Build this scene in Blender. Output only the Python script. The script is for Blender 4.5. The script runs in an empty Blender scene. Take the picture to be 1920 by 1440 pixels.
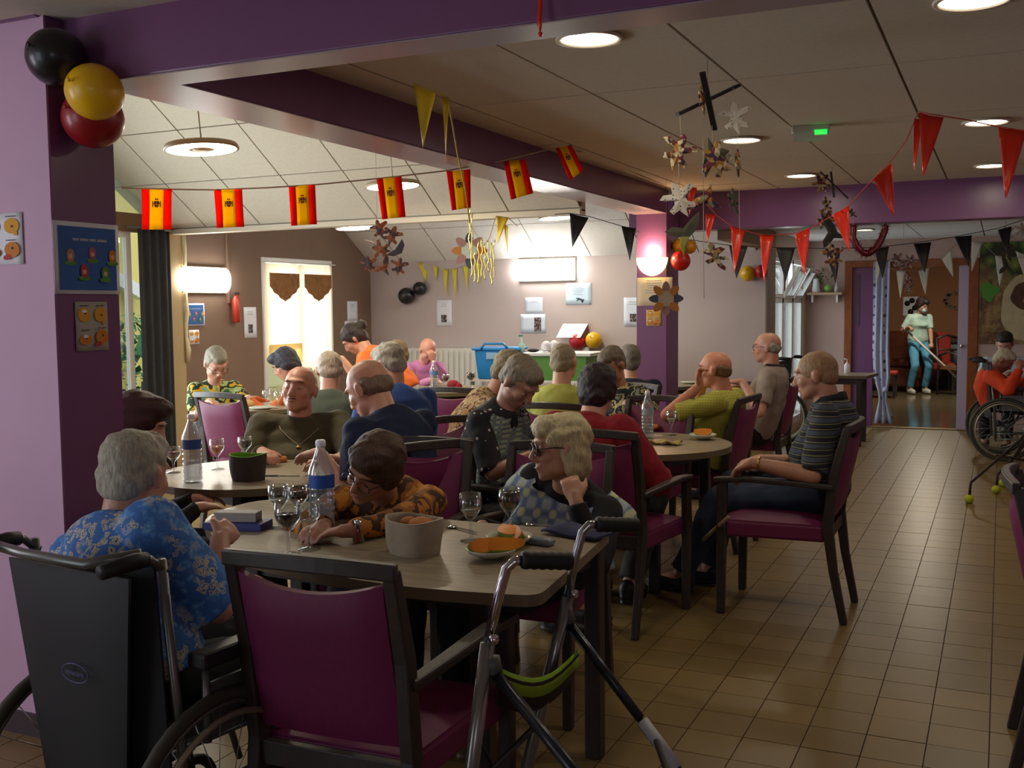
import bpy, math, random
import numpy as np
from mathutils import Matrix, Vector, noise
random.seed(7)
SC = bpy.context.scene
COL = SC.collection
# ------------------------------------------------------------------ camera
HC = 1.49                      # eye height
FP = 1973.45                   # focal length in pixels of the 1920 px frame
RW = np.array([[0.9070, -0.0218, 0.4203], [0.4209, 0.0707, -0.9043], [-0.0100, 0.9972, 0.0733]])
_u, _s, _v = np.linalg.svd(RW); RW = _u @ _v
cam_d = bpy.data.cameras.new('camera'); cam = bpy.data.objects.new('camera', cam_d); COL.objects.link(cam)
cam_d.sensor_width = 36; cam_d.lens = FP/1920*36; cam_d.clip_start = .05; cam_d.clip_end = 300
M = Matrix.Identity(4)
for i in range(3):
    for j in range(3): M[i][j] = RW[i][j]
M[2][3] = HC
cam.matrix_world = M
SC.camera = cam
# ------------------------------------------------------------------ world, view
SC.view_settings.view_transform = 'Standard'; SC.view_settings.look = 'None'
SC.view_settings.gamma = 1; SC.view_settings.use_curve_mapping = False
SC.view_settings.exposure = 0.0
SC.cycles.use_denoising = True
SC.cycles.max_bounces = 7; SC.cycles.diffuse_bounces = 4; SC.cycles.glossy_bounces = 3
SC.cycles.transmission_bounces = 6; SC.cycles.transparent_max_bounces = 8
SC.cycles.caustics_reflective = False; SC.cycles.caustics_refractive = False
SC.cycles.sample_clamp_indirect = 4
W = bpy.data.worlds.new('world'); SC.world = W; W.use_nodes = True
bg = W.node_tree.nodes['Background']; bg.inputs[0].default_value = (.80, .90, 1, 1); bg.inputs[1].default_value = 2.6

def W3(px, py, d):             # the world point seen at a pixel, d metres in front of the camera plane
    v = np.array([(px-960)/FP*d, -(py-720)/FP*d, -d]); p = RW @ v
    return Vector((p[0], p[1], p[2]+HC))
def dirpx(px, py): return RW @ np.array([(px-960), -(py-720), -FP])
def atz(px, py, z): d = dirpx(px, py); t = (z-HC)/d[2]; return Vector((d[0]*t, d[1]*t, z))
def aty(px, py, y): d = dirpx(px, py); t = y/d[1]; return Vector((d[0]*t, y, HC+d[2]*t))
def atx(px, py, x): d = dirpx(px, py); t = x/d[0]; return Vector((x, d[1]*t, HC+d[2]*t))

def area_light(name, loc, rot, sx, sy, power, color, shape='RECTANGLE', spread=None):
    l = bpy.data.lights.new(name, 'AREA'); l.shape = shape; l.size = sx; l.size_y = sy; l.energy = power; l.color = color
    if spread: l.spread = spread
    o = bpy.data.objects.new(name, l); COL.objects.link(o); o.location = loc; o.rotation_euler = rot
    return o
R = math.radians
# daylight through the openings
SKY = (.86, .93, 1)
area_light('daylight_side_windows', (-6.98, 5.2, 1.3), (0, R(-90), 0), 1.6, 2.6, 210, (.93, .95, 1))
area_light('daylight_curtain_window', (-7.2, 9.4, 1.4), (0, R(-90), 0), 1.5, 1.0, 45, (1, .93, .82))
area_light('daylight_aisle_window', (-2.25, 12.1, 1.2), (0, R(-90), 0), 2.0, 2.2, 40, SKY)
area_light('daylight_rear_window', (-5.15, .9, 1.5), (R(90), 0, R(-62)), 1.6, 1.4, 44, (.92, .92, 1))
area_light('daylight_rear_window_right', (1.2, -2.3, 1.7), (R(84), 0, R(16)), 1.8, 1.2, 12, (.92, .92, 1))

# ------------------------------------------------------------------ materials
def lin(c):
    return tuple(((x/12.92) if x <= .04045 else ((x+.055)/1.055)**2.4) for x in c)
def hx(s):
    return lin(tuple(int(s[i:i+2], 16)/255 for i in (0, 2, 4)))
class NT:
    def __init__(s, name):
        s.m = bpy.data.materials.new(name); s.m.use_nodes = True; s.t = s.m.node_tree
        s.b = s.t.nodes['Principled BSDF']; s.co = None
    def n(s, ty, **k):
        x = s.t.nodes.new(ty)
        for a, v in k.items():
            if a.startswith('i_'): x.inputs[int(a[2:])].default_value = v
            else: setattr(x, a, v)
        return x
    def l(s, a, b): s.t.links.new(a, b)
    def coord(s, kind='Object', scale=(1, 1, 1), rot=(0, 0, 0)):
        c = s.n('ShaderNodeTexCoord'); m = s.n('ShaderNodeMapping'); m.inputs['Scale'].default_value = scale
        m.inputs['Rotation'].default_value = rot
        s.l(c.outputs[kind], m.inputs[0]); return m.outputs[0]
    def noise(s, co, scale, detail=3, rough=.5):
        x = s.n('ShaderNodeTexNoise'); x.inputs['Scale'].default_value = scale; x.inputs['Detail'].default_value = detail
        x.inputs['Roughness'].default_value = rough; s.l(co, x.inputs['Vector']); return x
    def ramp(s, fac, stops, interp='LINEAR'):
        r = s.n('ShaderNodeValToRGB'); r.color_ramp.interpolation = interp
        e = r.color_ramp.elements
        while len(e) < len(stops): e.new(.5)
        for i, (p, c) in enumerate(stops): e[i].position = p; e[i].color = (*c, 1)
        s.l(fac, r.inputs[0]); return r.outputs[0]
    def bump(s, h, strength=.3, dist=.01):
        b = s.n('ShaderNodeBump'); b.inputs['Strength'].default_value = strength; b.inputs['Distance'].default_value = dist
        s.l(h, b.inputs['Height']); s.l(b.outputs[0], s.b.inputs['Normal'])
    def base(s, out): s.l(out, s.b.inputs['Base Color'])
MATS = {}
def mat(name, color='808080', rough=.6, metal=0, nscale=0, namt=.12, bump=0, bscale=200, emit=0, ecolor=None, trans=0, alpha=1, ior=1.45, sheen=0, spec=None, coat=0, var=0):
    if name in MATS: return MATS[name]
    t = NT(name); c = hx(color)
    b = t.b; b.inputs['Roughness'].default_value = rough; b.inputs['Metallic'].default_value = metal
    b.inputs['Base Color'].default_value = (*c, 1)
    if nscale or bump or var: co = t.coord()
    if nscale:
        x = t.noise(co, nscale, 4)
        t.base(t.ramp(x.outputs[0], [(.3, tuple(v*(1-namt) for v in c)), (.7, tuple(min(1, v*(1+namt)) for v in c))]))
    if var:
        oi = t.n('ShaderNodeObjectInfo'); x = t.noise(co, nscale or 6, 4)
        a = t.n('ShaderNodeMath', operation='MULTIPLY_ADD'); t.l(oi.outputs['Random'], a.inputs[0]); a.inputs[1].default_value = .6; 
        m2 = t.n('ShaderNodeMath', operation='MULTIPLY'); t.l(x.outputs[0], m2.inputs[0]); m2.inputs[1].default_value = .4
        t.l(m2.outputs[0], a.inputs[2])
        t.base(t.ramp(a.outputs[0], [(.1, tuple(v*(1-var) for v in c)), (.8, tuple(min(1, v*(1+var)) for v in c))]))
    if bump:
        x = t.noise(co, bscale, 2); t.bump(x.outputs[0], bump, .003)
    if emit:
        b.inputs['Emission Color'].default_value = (*(hx(ecolor) if ecolor else c), 1); b.inputs['Emission Strength'].default_value = emit
    if trans: b.inputs['Transmission Weight'].default_value = trans; b.inputs['IOR'].default_value = ior
    if alpha < 1: b.inputs['Alpha'].default_value = alpha
    if sheen: b.inputs['Sheen Weight'].default_value = sheen
    if spec is not None: b.inputs['Specular IOR Level'].default_value = spec
    if coat: b.inputs['Coat Weight'].default_value = coat
    MATS[name] = t.m; return t.m
def pattern(name, kind, cols, scale=20, rough=.85, bump=.15, rot=(0, 0, 0)):
    """cloth with a printed or woven pattern"""
    if name in MATS: return MATS[name]
    t = NT(name); t.b.inputs['Roughness'].default_value = rough; C = [hx(c) for c in cols]; co = t.coord(rot=rot)
    if kind == 'floral':
        w = t.noise(co, scale*.8, 2); mx = t.n('ShaderNodeMix', data_type='RGBA'); mx.inputs[0].default_value = .06
        t.l(co, mx.inputs[6]); t.l(w.outputs['Color'], mx.inputs[7])
        v = t.n('ShaderNodeTexVoronoi'); v.inputs['Scale'].default_value = scale; t.l(mx.outputs[2], v.inputs['Vector'])
        petals = t.ramp(v.outputs['Distance'], [(0, C[2]), (.16, C[1]), (.30, C[1]), (.34, C[3]), (.40, C[1]), (.52, C[0])], 'CONSTANT')
        big = t.noise(co, scale*.25, 2)
        other = t.ramp(v.outputs['Distance'], [(0, C[1]), (.2, C[4] if len(C) > 4 else C[0]), (.6, C[0])])
        f = t.ramp(big.outputs[0], [(.44, (0, 0, 0)), (.52, (1, 1, 1))])
        m2 = t.n('ShaderNodeMix', data_type='RGBA'); t.l(f, m2.inputs[0]); t.l(other, m2.inputs[6]); t.l(petals, m2.inputs[7]); t.base(m2.outputs[2])
    elif kind == 'stripe':
        n = t.noise(co, 3, 2)
        w = t.n('ShaderNodeTexWave', wave_type='BANDS', bands_direction='Z'); w.inputs['Scale'].default_value = scale; w.inputs['Distortion'].default_value = .35
        t.l(co, w.inputs['Vector']); 
        k = len(C); t.base(t.ramp(w.outputs['Fac'], [(i/k, C[i]) for i in range(k)], 'CONSTANT'))
    elif kind == 'check':
        outs = []
        for ax in ('X', 'Z'):
            w = t.n('ShaderNodeTexWave', wave_type='BANDS', bands_direction=ax); w.inputs['Scale'].default_value = scale; t.l(co, w.inputs['Vector'])
            outs.append(t.ramp(w.outputs['Fac'], [(0, (0, 0, 0)), (.45, (.5, .5, .5)), (.55, (1, 1, 1))], 'LINEAR'))
        a = t.n('ShaderNodeMath', operation='ADD'); t.l(outs[0], a.inputs[0]); t.l(outs[1], a.inputs[1])
        a2 = t.n('ShaderNodeMath', operation='MULTIPLY'); t.l(a.outputs[0], a2.inputs[0]); a2.inputs[1].default_value = .5
        t.base(t.ramp(a2.outputs[0], [(.1, C[0]), (.5, C[1]), (.9, C[2])]))
    elif kind == 'dots':
        v = t.n('ShaderNodeTexVoronoi'); v.inputs['Scale'].default_value = scale; v.inputs['Randomness'].default_value = .35; t.l(co, v.inputs['Vector'])
        t.base(t.ramp(v.outputs['Distance'], [(0, C[1]), (.2, C[0])], 'CONSTANT'))
    elif kind == 'mosaic':
        v = t.n('ShaderNodeTexVoronoi'); v.inputs['Scale'].default_value = scale; t.l(co, v.inputs['Vector'])
        sp = t.n('ShaderNodeSeparateColor'); t.l(v.outputs['Color'], sp.inputs[0]); k = len(C)
        t.base(t.ramp(sp.outputs[0], [(i/k, C[i]) for i in range(k)], 'CONSTANT'))
    elif kind == 'swirl':
        n = t.noise(co, scale, 3); k = len(C); lo, hi = .3, .7
        t.base(t.ramp(n.outputs[0], [(lo+(hi-lo)*i/k, C[i]) for i in range(k)], 'CONSTANT'))
    if bump:
        n = t.noise(co, 300, 2); t.bump(n.outputs[0], bump, .003)
    MATS[name] = t.m; return t.m
def cloth(name, color, **k): return mat(name, color, rough=.9, nscale=14, namt=.12, bump=.25, bscale=260, **k)
def glass_mat():
    if 'clear glass' in MATS: return MATS['clear glass']
    t = NT('clear glass'); gl = t.n('ShaderNodeBsdfGlossy'); gl.inputs['Roughness'].default_value = .03
    tr = t.n('ShaderNodeBsdfTransparent'); tr.inputs[0].default_value = (.93, .95, .94, 1)
    lw = t.n('ShaderNodeLayerWeight'); lw.inputs[0].default_value = .35
    mx = t.n('ShaderNodeMixShader'); 
    rr = t.ramp(lw.outputs['Facing'], [(0, (.05, .05, .05)), (1, (.75, .75, .75))])
    t.l(rr, mx.inputs[0]); t.l(tr.outputs[0], mx.inputs[1]); t.l(gl.outputs[0], mx.inputs[2])
    t.l(mx.outputs[0], t.t.nodes['Material Output'].inputs[0]); MATS['clear glass'] = t.m; return t.m
def sheer(name, color, tf=.45):
    if name in MATS: return MATS[name]
    t = NT(name); c = hx(color); tl = t.n('ShaderNodeBsdfTranslucent'); tl.inputs[0].default_value = (*c, 1)
    df = t.n('ShaderNodeBsdfDiffuse'); df.inputs[0].default_value = (*c, 1); tr = t.n('ShaderNodeBsdfTransparent')
    a = t.n('ShaderNodeMixShader'); a.inputs[0].default_value = .5; t.l(df.outputs[0], a.inputs[1]); t.l(tl.outputs[0], a.inputs[2])
    b = t.n('ShaderNodeMixShader'); b.inputs[0].default_value = tf; t.l(a.outputs[0], b.inputs[1]); t.l(tr.outputs[0], b.inputs[2])
    t.l(b.outputs[0], t.t.nodes['Material Output'].inputs[0]); MATS[name] = t.m; return t.m

# ------------------------------------------------------------------ geometry helpers
class MB:
    """collects shapes, links them as ONE mesh object; each shape may carry its own material"""
    def __init__(s): s.V = []; s.F = []; s.I = []; s.S = []
    def add(s, V, F, mi=0, smooth=False):
        o = len(s.V); s.V += [tuple(v) for v in V]; s.F += [tuple(i+o for i in f) for f in F]; s.I += [mi]*len(F); s.S += [smooth]*len(F)
        return s
    def box(s, x0, x1, y0, y1, z0, z1, mi=0, M=None):
        V = [(x, y, z) for x in (x0, x1) for y in (y0, y1) for z in (z0, z1)]
        if M is not None: V = [M @ Vector(v) for v in V]
        F = [(0, 1, 3, 2), (4, 6, 7, 5), (0, 4, 5, 1), (2, 3, 7, 6), (0, 2, 6, 4), (1, 5, 7, 3)]
        return s.add(V, F, mi)
    def beam(s, a, b, w, t, up=(0, 0, 1), mi=0, w2=None, t2=None):
        """a bar of rectangular section from a to b, w across, t thick"""
        a = Vector(a); b = Vector(b); d = (b-a).normalized(); up = Vector(up)
        if abs(d.dot(up)) > .98: up = Vector((0, 1, 0)) if abs(d.y) < .9 else Vector((1, 0, 0))
        x = d.cross(up).normalized(); y = x.cross(d)
        w2 = w2 or w; t2 = t2 or t
        V = [a+x*i*w/2+y*j*t/2 for i, j in ((-1, -1), (1, -1), (1, 1), (-1, 1))]+[b+x*i*w2/2+y*j*t2/2 for i, j in ((-1, -1), (1, -1), (1, 1), (-1, 1))]
        return s.add(V, [(3, 2, 1, 0), (4, 5, 6, 7), (0, 1, 5, 4), (1, 2, 6, 5), (2, 3, 7, 6), (3, 0, 4, 7)], mi)
    def sweep(s, pts, w, t, up=(0, 0, 1), mi=0):
        """one bar of rectangular section through all the points; w and t may be lists"""
        pts = [Vector(p) for p in pts]; N = len(pts); V = []; F = []; up = Vector(up)
        for i, p in enumerate(pts):
            d = (pts[min(i+1, N-1)]-pts[max(i-1, 0)]).normalized(); x = d.cross(up).normalized(); y = x.cross(d)
            ww = w[i] if isinstance(w, list) else w; tt = t[i] if isinstance(t, list) else t
            V += [p+x*a*ww/2+y*b*tt/2 for a, b in ((-1, -1), (1, -1), (1, 1), (-1, 1))]
        for i in range(N-1): F += [(i*4+k, i*4+(k+1) % 4, i*4+4+(k+1) % 4, i*4+4+k) for k in range(4)]
        F += [(3, 2, 1, 0), tuple((N-1)*4+k for k in range(4))]
        return s.add(V, F, mi)
    def tube(s, pts, r, n=8, mi=0, closed=False):
        pts = [Vector(p) for p in pts]; N = len(pts); rr = r if isinstance(r, (list, tuple)) else [r]*N
        V = []; F = []; ref = None
        for i, p in enumerate(pts):
            a = pts[i-1] if (i or closed) else pts[0]; b = pts[(i+1) % N] if (i < N-1 or closed) else pts[-1]
            d = (b-a).normalized()
            if ref is None: ref = Vector((0, 0, 1)) if abs(d.z) < .9 else Vector((1, 0, 0))
            x = d.cross(ref).normalized(); y = x.cross(d).normalized(); ref = y
            V += [p+(x*math.cos(k*2*math.pi/n)+y*math.sin(k*2*math.pi/n))*rr[i] for k in range(n)]
        for i in range(N if closed else N-1):
            j = (i+1) % N
            F += [(i*n+k, i*n+(k+1) % n, j*n+(k+1) % n, j*n+k) for k in range(n)]
        if not closed: F += [tuple(range(n-1, -1, -1)), tuple((N-1)*n+k for k in range(n))]
        return s.add(V, F, mi, True)
    def lathe(s, prof, n=24, c=(0, 0, 0), mi=0, M=None, smooth=True):
        V = []; F = []; c = Vector(c)
        for r, z in prof: V += [Vector((r*math.cos(k*2*math.pi/n), r*math.sin(k*2*math.pi/n), z)) for k in range(n)]
        if M is not None: V = [M @ v for v in V]
        V = [v+c for v in V]
        for i in range(len(prof)-1): F += [(i*n+k, i*n+(k+1) % n, (i+1)*n+(k+1) % n, (i+1)*n+k) for k in range(n)]
        if prof[0][0] > 1e-5: F.append(tuple(range(n-1, -1, -1)))
        if prof[-1][0] > 1e-5: F.append(tuple((len(prof)-1)*n+k for k in range(n)))
        return s.add(V, F, mi, smooth)
    def ball(s, c, r, n=20, mi=0, sz=1, M=None):
        prof = [(r*math.sin(math.pi*i/(n//2)), -r*sz*math.cos(math.pi*i/(n//2))) for i in range(n//2+1)]
        return s.lathe(prof, n, c, mi, M)
    def poly(s, pts, n, t, mi=0):
        """outline extruded along n by t"""
        pts = [Vector(p) for p in pts]; n = Vector(n).normalized()*t; k = len(pts)
        V = pts+[p+n for p in pts]
        return s.add(V, [tuple(range(k-1, -1, -1)), tuple(range(k, 2*k))]+[(i, (i+1) % k, k+(i+1) % k, k+i) for i in range(k)], mi)
    def grid(s, P, mi=0, smooth=True):
        r = len(P); c = len(P[0])
        return s.add([p for row in P for p in row], [(i*c+j, i*c+j+1, (i+1)*c+j+1, (i+1)*c+j) for i in range(r-1) for j in range(c-1)], mi, smooth)
    def build(s, name, m, parent=None, bevel=0, solid=0, loc=None, seg=2, sub=0):
        me = bpy.data.meshes.new(name); me.from_pydata([tuple(v) for v in s.V], [], s.F)
        for mm in (m if isinstance(m, (list, tuple)) else [m]): me.materials.append(mm)
        me.polygons.foreach_set('material_index', s.I); me.polygons.foreach_set('use_smooth', s.S); me.validate(); me.update()
        o = bpy.data.objects.new(name, me); COL.objects.link(o)
        if parent is not None: o.parent = parent
        if loc is not None: o.location = loc
        if solid: k = o.modifiers.new('s', 'SOLIDIFY'); k.thickness = solid; k.offset = 0
        if sub: k = o.modifiers.new('u', 'SUBSURF'); k.levels = k.render_levels = sub
        if bevel: k = o.modifiers.new('b', 'BEVEL'); k.width = bevel; k.segments = seg; k.limit_method = 'ANGLE'; k.angle_limit = .7
        return o
def ceil_z(p):
    if p.x > -2.75: return 2.46 if p.y < 9.1 else 2.245
    if p.y < 7.5: return min(4.2, 2.23+.67*(7.5-p.y))
    return 2.03+.65*(10.86-p.y)
def tag(o, label, cat, group=None):
    o['label'] = label; o['category'] = cat
    if group: o['group'] = group
    return o
def thing(name, label, cat, loc=(0, 0, 0), rz=0, group=None):
    o = bpy.data.objects.new(name, None); COL.objects.link(o); o.location = loc; o.rotation_euler = (0, 0, rz); o.empty_display_size = .1
    return tag(o, label, cat, group)
def struct(o, label=None):
    o['kind'] = 'structure'
    if label: o['label'] = label
    return o
def text(s, size, m, parent, name='lettering', loc=(0, 0, 0), rot=(0, 0, 0), ext=.0004, align='CENTER'):
    c = bpy.data.curves.new(name, 'FONT'); c.body = s; c.size = size; c.extrude = ext; c.align_x = align
    c.resolution_u = 2
    o = bpy.data.objects.new(name, c); COL.objects.link(o); dg = bpy.context.evaluated_depsgraph_get()
    me = bpy.data.meshes.new_from_object(o.evaluated_get(dg)); COL.objects.unlink(o); bpy.data.objects.remove(o)
    me.materials.append(m); o = bpy.data.objects.new(name, me); COL.objects.link(o); o.parent = parent; o.location = loc; o.rotation_euler = rot
    return o
# ------------------------------------------------------------------ the setting
WL = mat('brown painted wall', '7d6656', rough=.8, nscale=3, namt=.05, bump=.1, bscale=90)
WB = mat('mauve grey painted wall', 'bcb0b0', rough=.8, nscale=2, namt=.04, bump=.1, bscale=90)
PUR = mat('purple paint', '74486e', rough=.30, nscale=3, namt=.05, bump=.08, bscale=80)
LIL = mat('lilac paint', 'c29cb6', rough=.6, nscale=3, namt=.04, bump=.08, bscale=80)
CRM = mat('cream wall paint', 'c8b09a', rough=.8, nscale=3, namt=.04)
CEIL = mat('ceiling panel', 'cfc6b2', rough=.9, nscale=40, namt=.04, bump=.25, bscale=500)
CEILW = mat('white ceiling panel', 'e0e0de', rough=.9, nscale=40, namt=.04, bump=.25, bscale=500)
GRID = mat('ceiling grid', '6f6552', rough=.6)
TILE = mat('tan floor tile', '7c663c', rough=.33, var=.10, nscale=9, spec=.4)
GROUT = mat('dark grout', '3a2a18', rough=.8)
LINO = mat('dark shiny linoleum', '6b6048', rough=.12, nscale=30, namt=.25)
WHT = mat('white painted metal', 'e2e2de', rough=.4)
ORW = mat('varnished orange wood', '8a4a20', rough=.4, nscale=12, namt=.2)
WHP = mat('white paper', 'e6e8ec', rough=.8)
GLS = glass_mat()
ZC = 2.46
# floor: slab, then single tiles for the nearest ones in sight, the rest as one part
fl = struct(MB().box(-8, 3, -2.5, 13.31, -.12, -.004).build('floor', GROUT))
P = .193; gx = -.006; gy = .06
def tile_box(mb, i, j):
    x = gx+i*P; y = gy+j*P
    return mb.box(x+.002, x+P-.002, y+.002, y+P-.002, -.03, 0)
def seen(x, y):
    v = RW.T @ np.array([x, y, -HC]); d = -v[2]
    if d < .5: return None
    px = 960+v[0]/d*FP; py = 720-v[1]/d*FP
    return (px, py, d)
cand = []; rest = MB(); me_t = None
for i in range(-40, 15):
    for j in range(-12, 69):
        x = gx+(i+.5)*P; y = gy+(j+.5)*P
        if y+P/2 > 13.31 or x < -6.9: continue
        s = seen(x, y)
        v = s is not None and 1180 < s[0] < 1960 and 800 < s[1] < 1480 and (s[0] > 1230 or s[1] > 1150)
        cand.append((s[2] if v else 99, i, j))
cand.sort()
base = tile_box(MB(), 0, 0).build('floor_tile', TILE, fl)
me_t = base.data
for k, (d, i, j) in enumerate(cand):
    if k < 295 and d < 50:
        o = base if k == 0 else base.copy()
        if k: COL.objects.link(o)
        o.location = (i*P, j*P, random.uniform(-.0006, .0006))
    else: tile_box(rest, i, j)
r = rest.build('distant_floor_tiles', TILE, fl); r['kind'] = 'stuff'
lf = struct(MB().box(-5, 4, 13.31, 20.5, -.12, -.002).build('floor_lounge', LINO))
lf.name = 'floor'
th = struct(MB().box(-1.75, -.2, 13.28, 13.36, -.01, .006).build('trim_1', mat('brass threshold', 'b8a070', rough=.3, metal=.7)))

# left wall (brown, faces right) with curtained window
XL = -6.92
def wall_x(name, m, x0, x1, y0, y1, z0, z1, holes):
    """wall running in depth; holes = list of (y0,y1,z0,z1)"""
    mb = MB(); y = y0
    for (a, b, c, d) in sorted(holes):
        mb.box(x0, x1, y, a, z0, z1); mb.box(x0, x1, a, b, z0, c); mb.box(x0, x1, a, b, d, z1); y = b
    mb.box(x0, x1, y, y1, z0, z1); return struct(mb.build(name, m))
wy0, wy1 = atx(492, 600, XL).y, atx(622, 600, XL).y
wz1 = atx(492, 482, XL).z
wall_x('wall_left', WL, XL-.2, XL, 7.62, 10.9, 0, 4.6, [(wy0, wy1, .45, wz1)])
# back wall
YB = 10.86; XC = -2.18
struct(MB().box(XL-.2, XC, YB, YB+.2, 0, 2.6).build('wall_back', WB))
# aisle window wall (faces right)
wall_x('wall_aisle', CRM, XC-.15, XC, YB+.2, 13.31, 0, 2.6, [(YB+.42, 13.1, .1, 2.0)])
struct(MB().box(XC-.005, XC+.012, YB-.02, YB+.42, 0, 2.25).build('trim_2', mat('taupe corner trim', '84766a', rough=.6)))
# door wall
YD = 13.31
dx0, dx1 = aty(1583, 600, YD).x, aty(1834, 600, YD).x; dz = aty(1700, 487, YD).z
struct(MB().box(XC-.15, dx0, YD, YD+.15, 0, 2.6).box(dx0, dx1, YD, YD+.15, dz, 2.6).box(dx1, 3, YD, YD+.15, 0, 2.6).build('wall_door', mat('beige pink wall', 'bfa398', rough=.8, nscale=3, namt=.04)))
d1 = struct(MB().box(dx0, dx0+.09, YD-.02, YD+.17, 0, dz).box(dx1-.11, dx1, YD-.02, YD+.17, 0, dz).box(dx0+.09, dx1-.11, YD-.02, YD+.17, dz-.08, dz).build('door_1', ORW, bevel=.006))
pl0, pl1 = aty(1596, 600, YD).x, aty(1637, 600, YD).x
MB().box(pl0, pl1, YD+.02, YD+.07, 0, dz-.08).build('door_leaf', PUR, d1, bevel=.004)
MB().box(aty(1604, 600, YD).x, aty(1611, 600, YD).x, YD+.012, YD+.02, aty(1610, 610, YD).z, aty(1610, 515, YD).z).build('push_plate', mat('dull steel plate', '5f4a62', rough=.35, metal=.3), d1)
MB().box(dx1-.215, dx1-.11, YD+.02, YD+.13, 0, dz-.08).build('jamb_edge', mat('lilac white edge', 'b9a8be', rough=.5), d1)
MB().ball((dx1-.17, YD-.03, .98), .022).box(dx1-.185, dx1-.14, YD-.03, YD+.02, .975, .985).build('door_handle', mat('chrome', 'c8c8cc', rough=.12, metal=1), d1)
# right wall, wall behind, hidden left part
struct(MB().box(3, 3.2, -2.5, 13.5, 0, 2.6).build('wall_right', LIL))
struct(MB().box(-3.2, 3.2, -2.7, -2.5, 0, 2.6).build('wall_behind', LIL))
# near left pier and wall
XP, YP = -2.87, 2.56
struct(MB().box(-5.2, XP-.004, YP, 2.84, 0, ZC).build('wall_near_left', LIL))
struct(MB().box(XP-.004, XP, YP+.004, 2.84, 0, ZC).build('trim_3', PUR), 'purple painted side of the pier')
struct(MB().box(-5.3, -5.2, -2.5, 2.84, 0, 2.6).build('wall_left_near', LIL))
struct(MB().box(-5.2, XP-.02, YP-.02, YP-.001, aty(40, 38, YP).z, ZC).build('trim_4', PUR))
# lounge
struct(MB().box(-5, 4, 20.3, 20.5, 0, 2.8).build('wall_lounge_back', mat('ochre brown wall', '9a6a44', rough=.8, nscale=2, namt=.06)))
struct(MB().box(-5.2, -5, 13.4, 20.5, 0, 2.8).box(4, 4.2, 13.4, 20.5, 0, 2.8).build('wall_lounge_side', WL))
struct(MB().box(-5, 4, 13.46, 20.5, 2.6, 2.7).build('ceiling_lounge', CEILW))
# beams
struct(MB().box(XP, 3.1, 2.634, 2.79, 2.245, ZC+.02).box(-5.2, XP, 2.634, 2.79, 2.245, ZC+.02).build('beam_front', PUR, bevel=.006))
struct(MB().box(-2.87, -2.586, 2.79, 8.75, 2.269, ZC+.02).build('beam_long', PUR, bevel=.006))
UND = mat('pale lilac grey underside', '9c8a90', rough=.32)  # thin boards along the beam undersides, paler than the purple faces
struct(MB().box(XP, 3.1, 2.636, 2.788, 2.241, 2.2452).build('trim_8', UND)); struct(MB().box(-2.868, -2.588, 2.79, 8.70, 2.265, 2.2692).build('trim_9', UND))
YC0 = 8.70
struct(MB().box(aty(1193, 600, YC0).x, -2.586, YC0, YC0+.36, 0, 2.27).build('column', PUR, bevel=.006))
cx1 = -2.586; cx0 = aty(1193, 600, YC0).x
struct(MB().box(-3.05, 3.1, 9.08, 9.3, 2.14, ZC+.02).build('beam_far', PUR, bevel=.006))
YS = 7.5
# walls above the beam towards the high veranda ceiling
struct(MB().box(-7.1, XP, 2.66, 2.78, 2.24, 5).box(-2.82, -2.7, 2.79, 7.6, 2.30, 5).build('wall_upper', CRM))
# ceilings: panels on a grid
def panel_ceiling(name, O, U, V, nu, nv, pu, pv, m, lab, t=.02, gap=.012, holes=()):
    O = Vector(O); U = Vector(U).normalized(); V = Vector(V).normalized(); n = U.cross(V).normalized()
    if n.z < 0: n = -n
    s = MB().add([O+n*.012+U*a*nu*pu+V*b*nv*pv+n*c for a in (0, 1) for b in (0, 1) for c in (0, .06)], [(0, 1, 3, 2), (4, 6, 7, 5), (0, 4, 5, 1), (2, 3, 7, 6), (0, 2, 6, 4), (1, 5, 7, 3)]).build(name, GRID)
    struct(s)
    g = gap/2
    V0 = [U*a+V*b+n*c for a in (g, pu-g) for b in (g, pv-g) for c in (0, t)]
    p = MB().add(V0, [(0, 1, 3, 2), (4, 6, 7, 5), (0, 4, 5, 1), (2, 3, 7, 6), (0, 2, 6, 4), (1, 5, 7, 3)]).build('ceiling_panel', m, s)
    first = True
    for i in range(nu):
        for j in range(nv):
            o = p if first else p.copy()
            if not first: COL.objects.link(o)
            first = False
            o.location = O+U*i*pu+V*j*pv+n*random.uniform(-.001, .001)
    return s
# flat ceiling, right part (between front beam and far beam)
X0 = -.413; PX = .655
panel_ceiling('ceiling', (X0-4*PX, 2.0, ZC), (1, 0, 0), (0, 1, 0), 9, 6, PX, 1.31, CEIL, '')
panel_ceiling('ceiling', (-5.2, -2.6, ZC), (1, 0, 0), (0, 1, 0), 13, 4, .655, 1.31, CEIL, '')
# sloping ceilings over the veranda part
zs = 2.21
panel_ceiling('ceiling_slope_near', (-2.90, YS, zs+.02), (-1, 0, 0), (0, -1, .67), 7, 6, .60, .60, CEIL, '')
panel_ceiling('ceiling_high', (-2.90, YS-2.9, zs+2.0), (-1, 0, 0), (0, -1, 0), 7, 4, .60, .60, CEIL, '')
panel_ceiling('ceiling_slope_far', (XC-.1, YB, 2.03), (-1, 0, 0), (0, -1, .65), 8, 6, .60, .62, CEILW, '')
SOF = mat('pale cream soffit', 'c9bda6', rough=.7)
struct(MB().box(-7.1, -2.9, YS-.02, YS+.10, zs-.03, zs+.012).box(-7.1, -2.9, YS+.02, YS+.1, zs, 4.9).build('soffit', SOF))
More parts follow.
